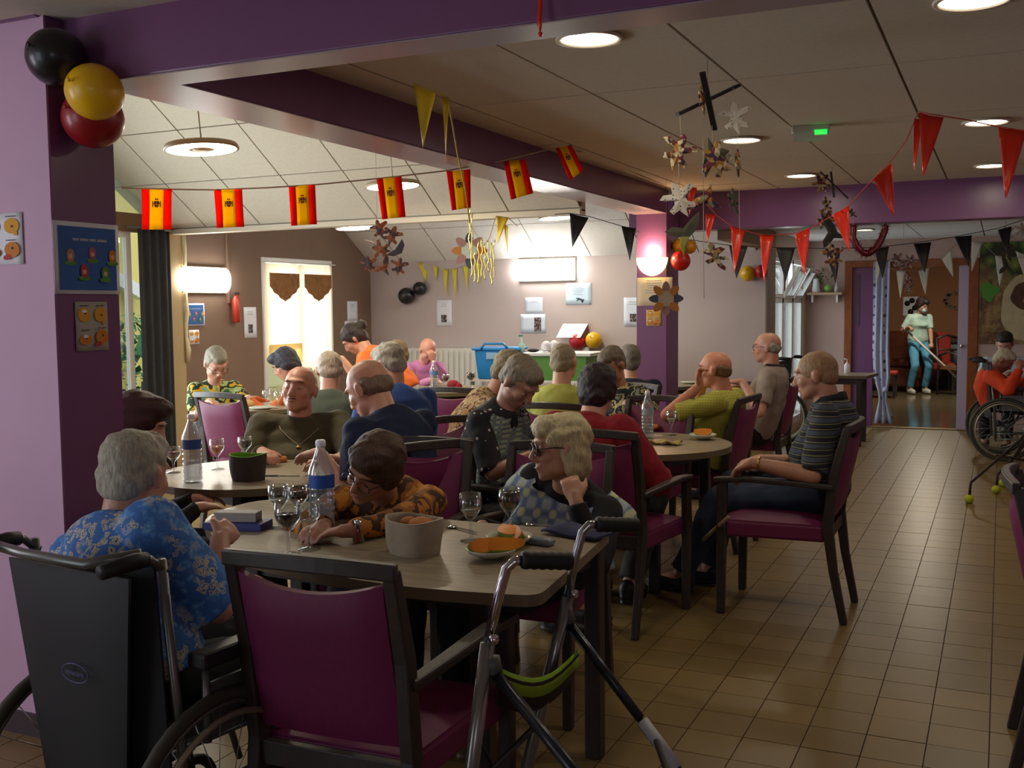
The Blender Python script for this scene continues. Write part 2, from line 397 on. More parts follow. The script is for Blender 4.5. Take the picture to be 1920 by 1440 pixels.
# flat white ceiling beyond the far beam
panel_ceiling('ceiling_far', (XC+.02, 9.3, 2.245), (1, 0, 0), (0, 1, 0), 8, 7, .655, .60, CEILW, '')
struct(MB().box(XC-.12, XC+.02, 9.3, YB+.3, 2.06, 2.6).build('beam_small', mat('beige beam paint', 'a8957f', rough=.7)))
# left glazing: header, posts, curtain, garden beyond
BEI = mat('beige post paint', 'b09a70', rough=.6)
struct(MB().box(XL-.1, XL+.03, 7.42, 7.62, 0, 4.4).build('trim_5', BEI, bevel=.008))
hz0 = 2.18
struct(MB().box(XL-.1, XL, 2.8, 7.42, hz0, hz0+.16).build('trim_6', mat('brown header', '7c6244', rough=.6)))
w1 = struct(MB().box(XL-.06, XL-.02, 6.97, 7.03, .0, hz0).box(XL-.06, XL-.02, 3.0, 6.97, 0, .42).box(XL-.06, XL-.02, 5.9, 5.96, .42, hz0).box(XL-.06, XL-.02, 3.0, 6.97, hz0-.05, hz0).build('window_1', WHT, bevel=.004))
MB().box(XL-.045, XL-.035, 3.0, 6.97, .42, hz0-.05).build('window_pane', GLS, w1)
MB().box(XL-.045, XL-.035, 2.8, 7.42, hz0+.16, 4.3).build('upper_pane', GLS, w1)
# curtained window
w2 = struct(MB().box(XL-.12, XL+.02, wy0, wy0+.05, .45, wz1).box(XL-.12, XL+.02, wy1-.05, wy1, .45, wz1).box(XL-.12, XL+.02, wy0+.05, wy1-.05, wz1-.05, wz1).box(XL-.12, XL+.03, wy0+.05, wy1-.05, .45, .5).box(XL-.1, XL-.04, (wy0+wy1)/2-.03, (wy0+wy1)/2+.03, .5, wz1-.05).build('window_2', WHT, bevel=.004))
MB().box(XL-.075, XL-.067, wy0+.05, (wy0+wy1)/2-.03, .5, wz1-.05).build('window_pane', GLS, w2)
MB().box(XL-.075, XL-.067, (wy0+wy1)/2+.03, wy1-.05, .5, wz1-.05).build('window_pane', GLS, w2)
# aisle window: french window with hoppers
wa, wb = YB+.42, 13.1
mb = MB()
n3 = 3; sw = (wb-wa)/n3
for k in range(n3+1): mb.box(XC-.1, XC-.02, wa+k*sw-.04, wa+k*sw+.04, .1, 2.0)
for z in (.1, 1.5, 1.95): mb.box(XC-.1, XC-.02, wa, wb, z, z+.06)
w3 = struct(mb.build('window_3', WHT, bevel=.004))
for k in range(n3):
    MB().box(XC-.065, XC-.057, wa+k*sw+.04, wa+(k+1)*sw-.04, .16, 1.5).build('window_pane', GLS, w3)
    hp = Matrix.Translation((XC-.03, 0, 1.56)) @ Matrix.Rotation(R(28 if k else 0), 4, 'Y')
    f = MB().box(-.02, .02, wa+k*sw+.05, wa+k*sw+.09, 0, .38, M=hp).box(-.02, .02, wa+(k+1)*sw-.09, wa+(k+1)*sw-.05, 0, .38, M=hp).box(-.02, .02, wa+k*sw+.09, wa+(k+1)*sw-.09, 0, .04, M=hp).box(-.02, .02, wa+k*sw+.09, wa+(k+1)*sw-.09, .34, .38, M=hp).build('hopper_sash', WHT, w3)
    MB().box(-.004, .004, wa+k*sw+.09, wa+(k+1)*sw-.09, .04, .34, M=hp).build('hopper_pane', GLS, w3)
# skirting on the pier
struct(MB().box(-5.1, XP+.012, YP-.012, YP+.0, 0, .08).build('baseboard_left', mat('dark skirting', '3a2a30', rough=.5)))
# ------------------------------------------------------------------ lamps of the room
LAMP = mat('glowing diffuser', 'ffffff', emit=9, ecolor='fff4dc')
LAMPR = mat('lamp rim', 'cfc4ae', rough=.4)
def downlight(px, py, label, z=ZC, group='round recessed ceiling lights', power=4.5, r=.11, sw=1):
    c = atz(px, py, z)
    t = thing('ceiling_light', label, 'ceiling light', c, group=group)
    MB().lathe([(r, .0), (r+.014, -.004), (r+.012, -.012), (r-.004, -.012), (r-.004, -.002)], 32).build('rim', LAMPR, t)
    MB().lathe([(.0, -.006), (r*.35, -.007), (r-.004, -.005), (r-.004, -.002), (0, -.002)], 32).build('diffuser', LAMP, t)
    o = area_light('lamp', (0, 0, -.03), (0, 0, 0), r*1.7, r*1.7, power, (1, .88, .70), 'DISK'); o.parent = t
downlight(1105, 70, 'round ceiling light nearest the camera, beside the front purple beam')
downlight(1390, 261, 'round ceiling light behind the cross-shaped paper mobile')
downlight(1502, 328, 'round ceiling light just before the far purple beam, left of the two there')
downlight(1849, 227, 'round ceiling light crossed by the string of red pennants')
downlight(1860, 309, 'round ceiling light just before the far purple beam, right one behind red pennant')
downlight(1825, -3, 'round ceiling light cut by the top edge of the picture')
downlight(1619, 430, 'small ceiling light framed by the tinsel heart', z=2.245, power=3, r=.1)
downlight(1665, 453, 'small ceiling light right of the tinsel heart, beyond it', z=2.245, power=3, r=.1)
def pendant(px, py, d, r, label, ring=False, power=20):
    c = W3(px, py, d); t = thing('pendant_lamp', label, 'pendant lamp', c, group='disc pendant lamps over the dining veranda')
    tilt = Matrix.Rotation(R(-4), 4, 'Y')
    MB().lathe([(.0, .045), (r*.6, .042), (r*.95, .028), (r, .012), (r, 0), (r-.01, 0)], 36, M=tilt).build('shade', mat('pendant shade', 'a08a60', rough=.5), t)
    MB().lathe([(r*.26 if ring else 0, .002), (r*.6, -.006), (r-.012, .0), (r-.012, .008), (r*.26 if ring else 0, .01)], 36, M=tilt).build('diffuser', mat('bright diffuser', 'ffffff', emit=14, ecolor='fff2cc'), t)
    top = zs+.67*(YS-c.y) if c.y > YS-2.9 and c.y < YS else (2.03+.65*(YB-c.y) if c.y > YS else 4.2)
    if ring: MB().lathe([(0, -.002), (r*.24, -.002), (r*.24, .01), (0, .01)], 20, M=tilt).build('centre_cap', mat('pendant shade'), t)
    MB().tube([(0, 0, .04), (-.02, 0, .25), (0, 0, top-c.z+.01)], .004, 6).build('cord', mat('pale cord', 'b8a890'), t)
    o = area_light('lamp', (0, 0, -.03), (0, 0, 0), r*1.8, r*1.8, power, (1, .88, .68), 'DISK'); o.parent = t
pendant(378, 281, 5.6, .195, 'disc pendant lamp nearest the camera, with a grey centre cap', True)
pendant(737, 350, 7.6, .20, 'disc pendant lamp behind the fourth red and yellow flag')
pendant(1046, 409, 10.6, .195, 'disc pendant lamp against the white sloping ceiling, above the black pennants', power=13)
pendant(668, 428, 9.6, .19, 'disc pendant lamp beside the rust-coloured bird mobile', power=13)
def wall_fixture(name, label, c, size, axis, power):
    t = thing(name, label, 'wall light', c)
    w, h, dp = size
    if axis == 'x': # on a wall facing +x
        MB().box(0, .03, -w/2-.01, w/2+.01, -h/2-.015, h/2+.015).build('backplate', LAMPR, t, bevel=.004)
        P_ = [[Vector((.03+dp*math.sin(math.pi*i/8), y, -h/2*math.cos(math.pi*i/8))) for i in range(9)] for y in (-w/2, w/2)]
        rot = (0, R(-90), 0)
        V_ = (dp+.06, 0, 0)
    else:
        MB().box(-w/2-.01, w/2+.01, -.03, 0, -h/2-.015, h/2+.015).build('backplate', LAMPR, t, bevel=.004)
        P_ = [[Vector((x, -.03-dp*math.sin(math.pi*i/8), -h/2*math.cos(math.pi*i/8))) for i in range(9)] for x in (-w/2, w/2)]
        rot = (R(90), 0, 0); V_ = (0, -dp-.06, 0)
    m = MB().grid(P_)
    for e in (0, 1): m.add(P_[e], [tuple(range(9))])
    m.build('diffuser', mat('tube diffuser %d' % power, 'ffffff', emit=power, ecolor='fbf6ec'), t)
c = atx(379, 525, XL); wall_fixture('wall_light', 'glowing box light on the brown wall, left of the curtained window', c, (.62, .22, .06), 'x', 34)
c = aty(1027, 506, YB); wall_fixture('wall_light', 'glowing box light on the mauve back wall', c, (.66, .22, .06), 'y', 40)
# half-bowl sconce on the column
c = aty(1223, 497, YC0)
t = thing('wall_sconce', 'half-bowl sconce glowing on the purple column', 'wall light', (c.x, YC0, c.z))
Pg = [[Vector((.135*math.cos(a)*math.cos(b), -.11*math.sin(a)*math.cos(b), .06-.15*math.sin(b))) for a in [math.pi*i/16 for i in range(17)]] for b in [math.pi/2*j/8 for j in range(9)]]
MB().grid(Pg).build('bowl', mat('sconce glass', 'ffe9c0', emit=7, ecolor='ffd890'), t, solid=.004)
MB().box(-.06, .06, -.015, 0, -.06, .04).build('backplate', LAMPR, t)
l = bpy.data.lights.new('lamp', 'POINT'); l.energy = 9; l.color = (1, .62, .36); l.shadow_soft_size = .04
o = bpy.data.objects.new('lamp', l); COL.objects.link(o); o.location = (0, -.07, .12); o.parent = t
# veranda general glow comes from the pendants; lounge lamp
t = thing('ceiling_light', 'round ceiling lamp in the lounge beyond the doorway', 'ceiling light', (-1.0, 17, 2.6))
MB().lathe([(0, -.06), (.15, -.05), (.18, 0)], 24).build('diffuser', LAMP, t)
o = area_light('lamp', (0, 0, -.09), (0, 0, 0), .3, .3, 48, (1, .88, .7), 'DISK'); o.parent = t
# ------------------------------------------------------------------ furniture
FRM = mat('dark grey brown wood', '332a24', rough=.5, nscale=30, namt=.2)
MAG = mat('magenta upholstery', '6e1a48', rough=.55, nscale=60, namt=.06, bump=.12, bscale=400)
TOPM = mat('grey wood grain laminate', '6f6250', rough=.22, nscale=0)
def wood_top():
    t = NT('wood grain table top'); co = t.coord(scale=(1, 9, 1)); n = t.noise(co, 9, 6, .6)
    t.base(t.ramp(n.outputs[0], [(.3, hx('786c59')), (.5, hx('93866e')), (.72, hx('a5977d'))])); t.b.inputs['Roughness'].default_value = .34
    return t.m
TOPM = wood_top()
EDG = mat('table edge band', '6e6249', rough=.35)
BLK = mat('black rubber', '141414', rough=.6)
CHR = mat('polished chrome', 'd0d0d4', rough=.1, metal=1)
GRT = mat('grey lacquered tube', '6a6c68', rough=.3, metal=.5)
def pillow(mb, P0, ru, rv, n, bulge, thick, mi=0, nu=9, nv=9):
    """a padded panel: P0(u,v) surface map u,v in 0..1, bulging along n on both faces"""
    F = []; B = []
    for i in range(nu):
        fr = []; br = []
        for j in range(nv):
            u, v = i/(nu-1), j/(nv-1); p = Vector(P0(u, v)); e = min(1, 6*min(u, 1-u))*min(1, 6*min(v, 1-v)); e = math.sqrt(max(e, 0))
            b = bulge*(4*u*(1-u)*4*v*(1-v))**.5
            fr.append(p+Vector(n)*(thick/2*(.35+.65*e)+b)); br.append(p-Vector(n)*(thick/2*(.35+.65*e)+b*.4))
        F.append(fr); B.append(br)
    mb.grid(F, mi); mb.grid([r[::-1] for r in B], mi)
    edge = [(0, j) for j in range(nv)]+[(i, nv-1) for i in range(1, nu)]+[(nu-1, j) for j in range(nv-2, -1, -1)]+[(i, 0) for i in range(nu-2, 0, -1)]
    mb.add([F[i][j] for i, j in edge]+[B[i][j] for i, j in edge], [(k, (k+1) % len(edge), len(edge)+(k+1) % len(edge), len(edge)+k) for k in range(len(edge))], mi, True)
def make_armchair():
    t = thing('dining_armchair', 'x', 'chair')
    sb = MB()
    V = [(x, y, z) for z in (.375, .455) for x, y in ((-.228, .26), (.228, .26), (.20, -.235), (-.20, -.235))]
    sb.add(V, [(3, 2, 1, 0), (4, 5, 6, 7), (0, 1, 5, 4), (1, 2, 6, 5), (2, 3, 7, 6), (3, 0, 4, 7)])
    pillow(sb, lambda u, v: ((-.220+.44*u)*(1-.1*v), .248-.475*v, .452), 0, 0, (0, 0, 1), .016, .03)
    sb.build('seat', MAG, t, bevel=.014)
    bb = MB()
    def P0(u, v):   # u across, v up
        x = (-.192+.384*u); z = .49+.395*v-.032*v*v*(4*u*(1-u)); y = -.248-.082*v-.012*4*u*(1-u)
        return (x, y, z)
    pillow(bb, P0, 0, 0, (0, .97, .22), .010, .042, nu=13, nv=9)
    bb.build('backrest', MAG, t)
    for s in (-1, 1):
        MB().sweep([(s*.235, .245, 0), (s*.236, .243, .3), (s*.236, .24, .645)], [.034, .036, .036], [.038, .044, .05], up=(0, 1, 0)).build('leg', FRM, t, bevel=.005)
        pts = [(s*.205, -.325, 0), (s*.208, -.275, .25), (s*.21, -.248, .46), (s*.212, -.275, .70), (s*.212, -.33, .915)]
        MB().sweep(pts, [.032, .034, .036, .036, .032], [.034, .04, .05, .045, .034], up=(0, 1, 0)).build('leg', FRM, t, bevel=.005)
        ap = [(s*.236, .28, .650), (s*.243, .12, .662), (s*.238, -.1, .655), (s*.222, -.275, .642)]
        MB().sweep(ap, [.05, .05, .044, .034], .026).build('armrest', FRM, t, bevel=.007)
    N = 11; pr = [(-.228+.456*i/(N-1), -.335-.03*math.sin(math.pi*i/(N-1)), .915+.010*math.sin(math.pi*i/(N-1))) for i in range(N)]
    MB().sweep(pr, .028, .038).build('top_rail', FRM, t, bevel=.005)
    MB().beam((-.2, -.25, .42), (.2, -.25, .42), .025, .06).build('seat_rail', FRM, t, bevel=.003)
    return t
def copy_tree(o, parent=None):
    c = o.copy(); COL.objects.link(c); c.parent = parent
    for ch in list(o.children): copy_tree(ch, c)
    return c
CH0 = make_armchair(); _used = [False]
def chair(loc, az, label, group='magenta upholstered dining armchairs'):
    o = copy_tree(CH0) if _used[0] else CH0
    _used[0] = True
    o.location = (loc[0], loc[1], 0); o.rotation_euler = (0, 0, R(az-90)); tag(o, label, 'chair', group)
    return o
def chair_at(px, py, az, label, z=.925):
    p = atz(px, py, z); f = Vector((math.cos(R(az)), math.sin(R(az)), 0)); return chair(p+f*.345, az, label)
chair_at(572, 1052, 92, 'magenta armchair in the foreground, back to the camera, at the near table')
chair((-2.15, 3.52), -78, 'magenta armchair behind the woman leaning on the near table')
chair_at(408, 740, 84, 'magenta armchair with its back to the camera at the far left table')
chair_at(1606, 792, 180, 'magenta armchair in the aisle under the man in the striped shirt')
lr, lf2 = atz(1190, 1200, 0), atz(1258, 1152, 0); fv = (lf2-lr).normalized(); azr = math.degrees(math.atan2(fv.y, fv.x)); lv = Vector((-fv.y, fv.x, 0))

chair(lr+fv*.325+lv*.205, azr, 'magenta armchair under the woman in the red sweater')
chair_at(1408, 745, 176, 'magenta armchair under the man in yellow holding his hands to his mouth')
chair_at(1492, 708, 180, 'magenta armchair under the man in the grey polo shirt')
chair_at(842, 730, 95, 'dark red armchair with an empty back, second row left of the woman in dotted dress')
chair((-2.20, 4.55), -8, 'magenta armchair under the woman in the dotted dress')
chair_at(1036, 760, 88, 'magenta armchair behind the back of the man in the pale yellow shirt')
chair_at(1240, 747, -98, 'empty magenta armchair beyond the round table, in front of the purple column')
chair_at(1190, 722, -110, 'magenta armchair of the woman in floral blouse, left of the column')
chair((-1.60, 3.60), -88, 'magenta armchair behind the blonde woman with the bib')
chair_at(800, 834, 150, 'magenta armchair behind the bald man in the navy polo')
c = atz(1912, 1368, 0); chair((c.x+.30, c.y-.20), 0, 'magenta armchair cut by the right edge of the picture')

def shape_top(mb, pts, z0, z1, mi_top=0, mi_edge=1):
    n = len(pts); V = [(x, y, z0) for x, y in pts]+[(x, y, z1) for x, y in pts]
    mb.add(V, [tuple(range(n, 2*n))], mi_top); mb.add(V, [tuple(range(n-1, -1, -1))], mi_edge)
    mb.add(V, [(i, (i+1) % n, n+(i+1) % n, n+i) for i in range(n)], mi_edge)
def round_pts(c, r, n=48): return [(c[0]+r*math.cos(2*math.pi*k/n), c[1]+r*math.sin(2*math.pi*k/n)) for k in range(n)]
def soft_poly(P_, rad, n=6):
    out = []; k = len(P_)
    for i in range(k):
        a, b, c = Vector(P_[i-1]), Vector(P_[i]), Vector(P_[(i+1) % k]); r = min(rad[i], (a-b).length*.49, (c-b).length*.49)
        p = b+(a-b).normalized()*r; q = b+(c-b).normalized()*r
        for j in range(n+1):
            t = j/n; out.append(tuple(p*(1-t)**2+b*2*t*(1-t)+q*t*t))
    return out
ZT = .74
def table(label, pts, legs, name='dining_table', loc=None):
    cx = sum(p[0] for p in pts)/len(pts); cy = sum(p[1] for p in pts)/len(pts)
    t = thing(name, label, 'table', (cx, cy, 0)); L = [(x-cx, y-cy) for x, y in pts]
    m = MB(); shape_top(m, L, ZT-.032, ZT); m.build('table_top', [TOPM, EDG], t)
    for x, y in legs: MB().beam((x-cx, y-cy, 0), (x-cx, y-cy, ZT-.032), .055, .055).build('leg', FRM, t, bevel=.006)
    m = MB(); k = len(legs)
    for i in range(k):
        a, b = legs[i], legs[(i+1) % k]; m.beam((a[0]-cx, a[1]-cy, ZT-.065), (b[0]-cx, b[1]-cy, ZT-.065), .022, .06)
    m.build('apron', FRM, t)
    return t
def q(px, py): v = atz(px, py, ZT); return (v.x, v.y)
near = soft_poly([q(425, 1040), q(735, 1100), q(1010, 1118), q(1146, 996), q(835, 976), q(505, 930), q(372, 968)], [.25, .3, .06, .04, .3, .25, .2])
table('near table with a grey wood grain top, wine glasses and melon plates on it', near, [tuple(Vector(q(935, 1085))+Vector((-.05, 0))), tuple(Vector(q(1118, 1003))+Vector((0, -.02))), q(560, 965), q(480, 1020)])
def rtable(px, py, r, label):
    v = atz(px, py, ZT); pts = round_pts((v.x, v.y), r)
    table(label, pts, [(v.x+r*.72*math.cos(a), v.y+r*.72*math.sin(a)) for a in (.5, 2.07, 3.64, 5.2)], 'round_table')
    return v
T2 = rtable(478, 886, .46, 'round table by the purple pier, with a bottle and a grey fabric basket')
T3 = rtable(474, 761, .43, 'round table at the far left by the brown wall')
T4 = rtable(835, 729, .50, 'round table at the back by the radiator, where the man in pink eats')
T5 = rtable(1205, 830, .48, 'round table behind the woman in red, half hidden by her')
T6 = rtable(1222, 719, .50, 'round table mostly hidden behind the purple column')
v = atz(1575, 701, ZT)
table('small grey table by the doorway with a white bottle on it', [(v.x-.26, v.y-.28), (v.x+.30, v.y-.28), (v.x+.36, v.y+.28), (v.x-.26, v.y+.28)], [(v.x-.21, v.y-.22), (v.x+.22, v.y-.22), (v.x+.22, v.y+.22), (v.x-.21, v.y+.22)], 'side_table')

# ---------------- wheelchairs
def wheelchair(loc, az, label, canvas='15171a', logo=False, rim=GRT):
    t = thing('wheelchair', label, 'wheelchair', (loc[0], loc[1], 0), R(az-90))
    CV = mat('wheelchair canvas '+canvas, canvas, rough=.75, nscale=8, namt=.15, bump=.2, bscale=300)
    TY = mat('grey tyre', '3c3a30', rough=.7)
    for s in (-1, 1):
        x = s*.275; Rr = .29
        ring = lambda rr, n=36: [(x, Rr*0+rr*math.cos(2*math.pi*k/n)-.02, .30+rr*math.sin(2*math.pi*k/n)) for k in range(n)]
        w = MB().tube(ring(.282), .017, 8, closed=True).build('wheel', TY, t)
        MB().tube(ring(.262), .008, 6, closed=True).build('rim', mat('silver rim', '8c8a7c', rough=.35, metal=.7), w)
        MB().tube([(p[0]+s*.035, p[1], p[2]) for p in ring(.245)], .009, 6, closed=True).build('push_rim', mat('pale push rim', 'a09c84', rough=.3, metal=.6), w)
        m = MB()
        for k in range(20):
            a = 2*math.pi*k/20; b = a+(.5 if k % 2 else -.5)
            m.tube([(x+s*.0, -.02+.03*math.cos(b), .30+.03*math.sin(b)), (x, -.02+.258*math.cos(a), .30+.258*math.sin(a))], .0016, 4)
        sp = m.build('spokes', mat('steel spoke', '9a9a98', rough=.3, metal=.8), w)
        MB().lathe([(.0, -.04), (.03, -.035), (.022, -.02), (.022, .02), (.03, .035), (0, .04)], 16, (x, -.02, .30), M=Matrix.Rotation(R(90), 4, 'Y')).build('hub', GRT, w)
        # caster
        cs = MB().tube([(x*.93, .36+.075*math.cos(2*math.pi*k/18), .09+.075*math.sin(2*math.pi*k/18)) for k in range(18)], .016, 8, closed=True).build('caster', TY, t)
        MB().beam((x*.93, .36, .09), (x*.93, .34, .22), .03, .012).build('caster_fork', GRT, cs)
        # side frame
        m = MB()
        m.tube([(x*.83, -.14, .93), (x*.83, -.10, .50), (x*.83, -.08, .18)], .012)
        m.tube([(x*.83, -.08, .20), (x*.83, .34, .22)], .011); m.tube([(x*.83, -.09, .48), (x*.83, .36, .48), (x*.83, .46, .30), (x*.83, .52, .12)], .011)
        m.tube([(x*.83, .34, .22), (x*.83, .34, .48)], .011)
        m.build('side_frame', GRT, t)
        m = MB().tube([(x*.83, -.13, .90), (x*.83, -.17, .935), (x*.83, -.27, .94)], .011)
        h = m.build('push_handle', GRT, t)
        MB().tube([(x*.83, -.18, .938), (x*.83, -.21, .94), (x*.83, -.30, .935)], [.017, .019, .017], 10).build('grip', BLK, h)
        MB().box(x*.95-.03, x*.95+.03, -.08, .22, .66, .70).build('armrest', mat('armrest pad', '202022', rough=.5), t, bevel=.01)
        MB().tube([(x*.95, -.05, .48), (x*.95, -.05, .66)], .01).tube([(x*.95, .19, .48), (x*.95, .19, .66)], .01).box(x*.95-.004, x*.95+.004, -.04, .18, .49, .62).build('armrest_support', GRT, t)
        MB().box(x*.4-.07 if s > 0 else x*.4-.07, x*.4+.07, .46, .62, .10, .115).build('footplate', BLK, t, bevel=.006)
    cb = MB(); 
    def P0(u, v): return (-.225+.45*u, -.125-.035*(4*u*(1-u))-.03*v, .40+.51*v)
    pillow(cb, P0, 0, 0, (0, 1, 0), .006, .018)
    cb.build('back_canvas', CV, t)
    MB().box(-.225, .225, -.1, .36, .465, .485).build('seat_canvas', CV, t, bevel=.008)
    MB().tube([(-.22, .0, .24), (.22, .2, .46)], .009).tube([(.22, .0, .24), (-.22, .2, .46)], .009).build('cross_brace', GRT, t)
    if logo:
        MB().tube([(.03+.046*math.cos(a), -.228, .66+.022*math.sin(a)) for a in [2*math.pi*k/24 for k in range(24)]], .0014, 5, closed=True).build('emblem_ring', mat('emblem blue grey', '5a5f8a', rough=.6), t)
        text('invacare', .019, mat('emblem blue grey'), t, 'emblem_lettering', (.03, -.229, .655), (R(90), 0, 0))
    return t
# wheelchair of the woman in the blue floral shirt
WCL = atz(182, 1040, .92)
wc_az = 84
f = Vector((math.cos(R(wc_az)), math.sin(R(wc_az)), 0)); WCP = WCL+f*.155+Vector((-.025, 0, 0))
w = wheelchair(WCP, wc_az, 'black wheelchair in the left foreground, its back to the camera', logo=True)
# backpack pocket hanging low and stabiliser bar on this one
MB().tube([(-.42, -.235, .945), (-.1, -.255, .93), (.10, -.24, .925), (.2, -.17, .945)], .013).build('push_bar', GRT, w)
m = MB(); pillow(m, lambda u, v: (-.215+.43*u+(.09*(1-v))*(1-2*u), -.180-.035*v, .22+.68*v), 0, 0, (0, 1, 0), .006, .022); m.build('back_bag', mat('black nylon', '0e1012', rough=.6, nscale=6, namt=.3), w)
c = atz(1866, 866, 0)
wheelchair((c.x+.06, c.y+.32), 5, 'wheelchair at the right edge, side on, in front of the mural', canvas='241a20')
c = atz(1440, 842, 0)
wheelchair((c.x-.02, c.y+.15), 170, 'wheelchair glimpsed beneath the chair of the man in grey polo')

# ---------------- rollator in the foreground
Z0 = 0
t = thing('rollator', 'grey folding walker with black grips and a lime strap in the right foreground', 'walker', atz(1010, 1500, .3))
t.location.z = 0; TL = Vector(t.location)
def rel(v): return Vector(v)-TL
def ext(a, b, z=0): # carry a line on to height z
    a = Vector(a); b = Vector(b); k = (z-a.z)/(b.z-a.z); return a+(b-a)*k
SLV = mat('silver grey tube', '8c8a84', rough=.25, metal=.6)
sides = [dict(g0=(1072, 1052), g1=(978, 1050), bend=(950, 1066), m=(936, 1115), j=(914, 1205), low=(884, 1440), q0=(928, 1262), q1=(1072, 1440), d=2.47),
         dict(g0=(1196, 985), g1=(1118, 983), bend=(1092, 997), m=(1080, 1040), j=(1064, 1120), low=(1038, 1230), q0=(1066, 1168), q1=(1270, 1440), d=2.92)]
QL = []
for k, s in enumerate(sides):
    d = s['d']; A = [W3(*s[n], d) for n in ('g1', 'bend', 'm', 'j')]
    MB().tube([rel(W3(*s['g1'], d)), rel(W3((s['g1'][0]+s['bend'][0])/2, s['bend'][1]-13, d)), rel(A[1]), rel(A[2]), rel(A[3])], .0125, 10).build('upper_tube', CHR if k == 0 else mat('brushed chrome', 'a8a8a8', rough=.22, metal=.9), t)
    g0, g1 = W3(*s['g0'], d+.03), W3(*s['g1'], d); m = MB(); dv = g1-g0
    m.tube([rel(g0+dv*i/12) for i in range(13)], [.02+.0025*(i % 2) for i in range(13)], 10); m.build('hand_grip', BLK, t)
    j = A[3]; low = W3(*s['low'], d-.02); ft = ext(j, low, .02)
    MB().tube([rel(j), rel(low), rel(ft)], .0175, 10).build('leg', SLV, t)
    MB().ball(rel(ft), .025).build('rubber_foot', BLK, t)
    q0 = W3(*s['q0'], d); q1 = W3(*s['q1'], d-.22); f2 = ext(q0, q1, .02)
    dk = mat('dark blue grey tube', '2e3238', rough=.3, metal=.5)
    MB().tube([rel(q0), rel(q0+(f2-q0)*.35)], .0135, 10).tube([rel(q0+(f2-q0)*.35), rel(f2)], .0115, 10).build('leg', dk, t)
    MB().ball(rel(f2), .025).build('rubber_foot', BLK, t)
    if k: MB().tube([rel(q0+(f2-q0)*.36), rel(q0+(f2-q0)*.52)], .0172, 10).tube([rel(q0+(f2-q0)*.60), rel(q0+(f2-q0)*.68)], .0165, 10).build('sticker', mat('white grey sticker', 'b0b0b0', rough=.4), t)
    MB().ball(rel(W3(s['j'][0]+12, s['j'][1]-6, d-.02)), .013, 12).tube([rel(W3(s['j'][0], s['j'][1]-8, d)), rel(W3(s['j'][0]+18, s['j'][1]-10, d-.03))], .006).build('clamp_screw', CHR, t)
    m = MB().tube([rel(W3(s['q0'][0]-6, s['q0'][1]-30, d)), rel(q0)], .02, 8); m.build('hinge_bracket', mat('grey plastic', '55564f', rough=.5), t)
    QL.append((q0, f2, j, ft))
a, b = QL
# sling seat with lime edge
e0, e1 = W3(938, 1262, 2.47), W3(1085, 1225, 2.9); e2, e3 = W3(925, 1330, 2.3), W3(1050, 1300, 2.72)
G = []
for i in range(9):
    u = i/8; p = e0.lerp(e1, u); q_ = p+Vector((.0, .0, 0))+ (W3(930, 1320, 2.62)-W3(938, 1262, 2.47))
    sag = -.05*math.sin(math.pi*u); G.append([rel(p+Vector((0, 0, sag))), rel(p.lerp(q_, .5)+Vector((0, 0, sag*1.2))), rel(q_+Vector((0, 0, sag)))])
MB().grid(G).build('sling_seat', mat('black sling fabric', '17130f', rough=.8), t, solid=.006)
MB().grid([[g[0]+Vector((0, 0, .012)), g[0]+(g[1]-g[0])*.32+Vector((0, 0, -.022))] for g in G]).build('lime_strap', mat('lime green webbing', '8fbf1e', rough=.7), t, solid=.004)
x0, x1 = a[0].lerp(a[1], .55), b[0].lerp(b[1], .42)
MB().tube([rel(x0), rel(x1)], .008, 8).build('cross_bar', BLK, t)
MB().tube([rel(a[2].lerp(a[3], .5)), rel(b[2].lerp(b[3], .5))], .008, 8).tube([rel(a[2].lerp(a[3], .3)), rel(b[2].lerp(b[3], .85))], .005, 6).build('cross_bar', BLK, t)
# ---------------- rollator with tennis balls at the right edge
t = thing('wheeled_walker', 'dark walking frame with tennis ball feet at the right edge', 'walker', atz(1870, 930, 0)); TL = Vector(t.location)
DK = mat('dark brown tube', '2a1c16', rough=.4, metal=.3)
def P4(px, py, d): return rel(W3(px, py, d))
TB = mat('tennis ball felt', 'a8b020', rough=.9, nscale=20, namt=.1)
for bx, by, kx, ky, tx, ty in ((1817, 936, 1820, 905, 1915, 822), (1868, 918, 1870, 890, 1900, 858), (1881, 906, 1884, 880, 1920, 835)):
    f0 = atz(bx, by, .03); d = -(RW.T @ np.array([f0.x, f0.y, f0.z-HC]))[2]
    MB().tube([rel(f0), P4(kx, ky, d), P4(tx, ty, d+.12), P4(tx+40, ty-60, d+.2)], .0105, 8).build('leg', DK, t)
    MB().ball(rel(f0), .034).build('tennis_ball', TB, t)
MB().tube([P4(1955, 762, 7.75), P4(1960, 700, 7.8), P4(2010, 672, 7.9), P4(2045, 700, 8.1), P4(2010, 800, 8.2)], .0105, 8).build('handle_loop', DK, t)
MB().tube([P4(1868, 852, 7.9), P4(1960, 872, 7.9)], .009).build('cross_bar', DK, t)
# cane behind the striped man's legs
a, b = W3(1318, 1012, 5.35), atz(1262, 1062, .01)
k = thing('walking_cane', 'pale wooden walking stick leaning between table and striped man\'s legs', 'cane', b); 
MB().tube([(0, 0, .0), Vector(a)-b, (Vector(a)-b)*1.7], .009, 8).build('shaft', mat('pale wood', 'a89070', rough=.5), k)
MB().ball((0, 0, .012), .014).build('rubber_tip', BLK, k)

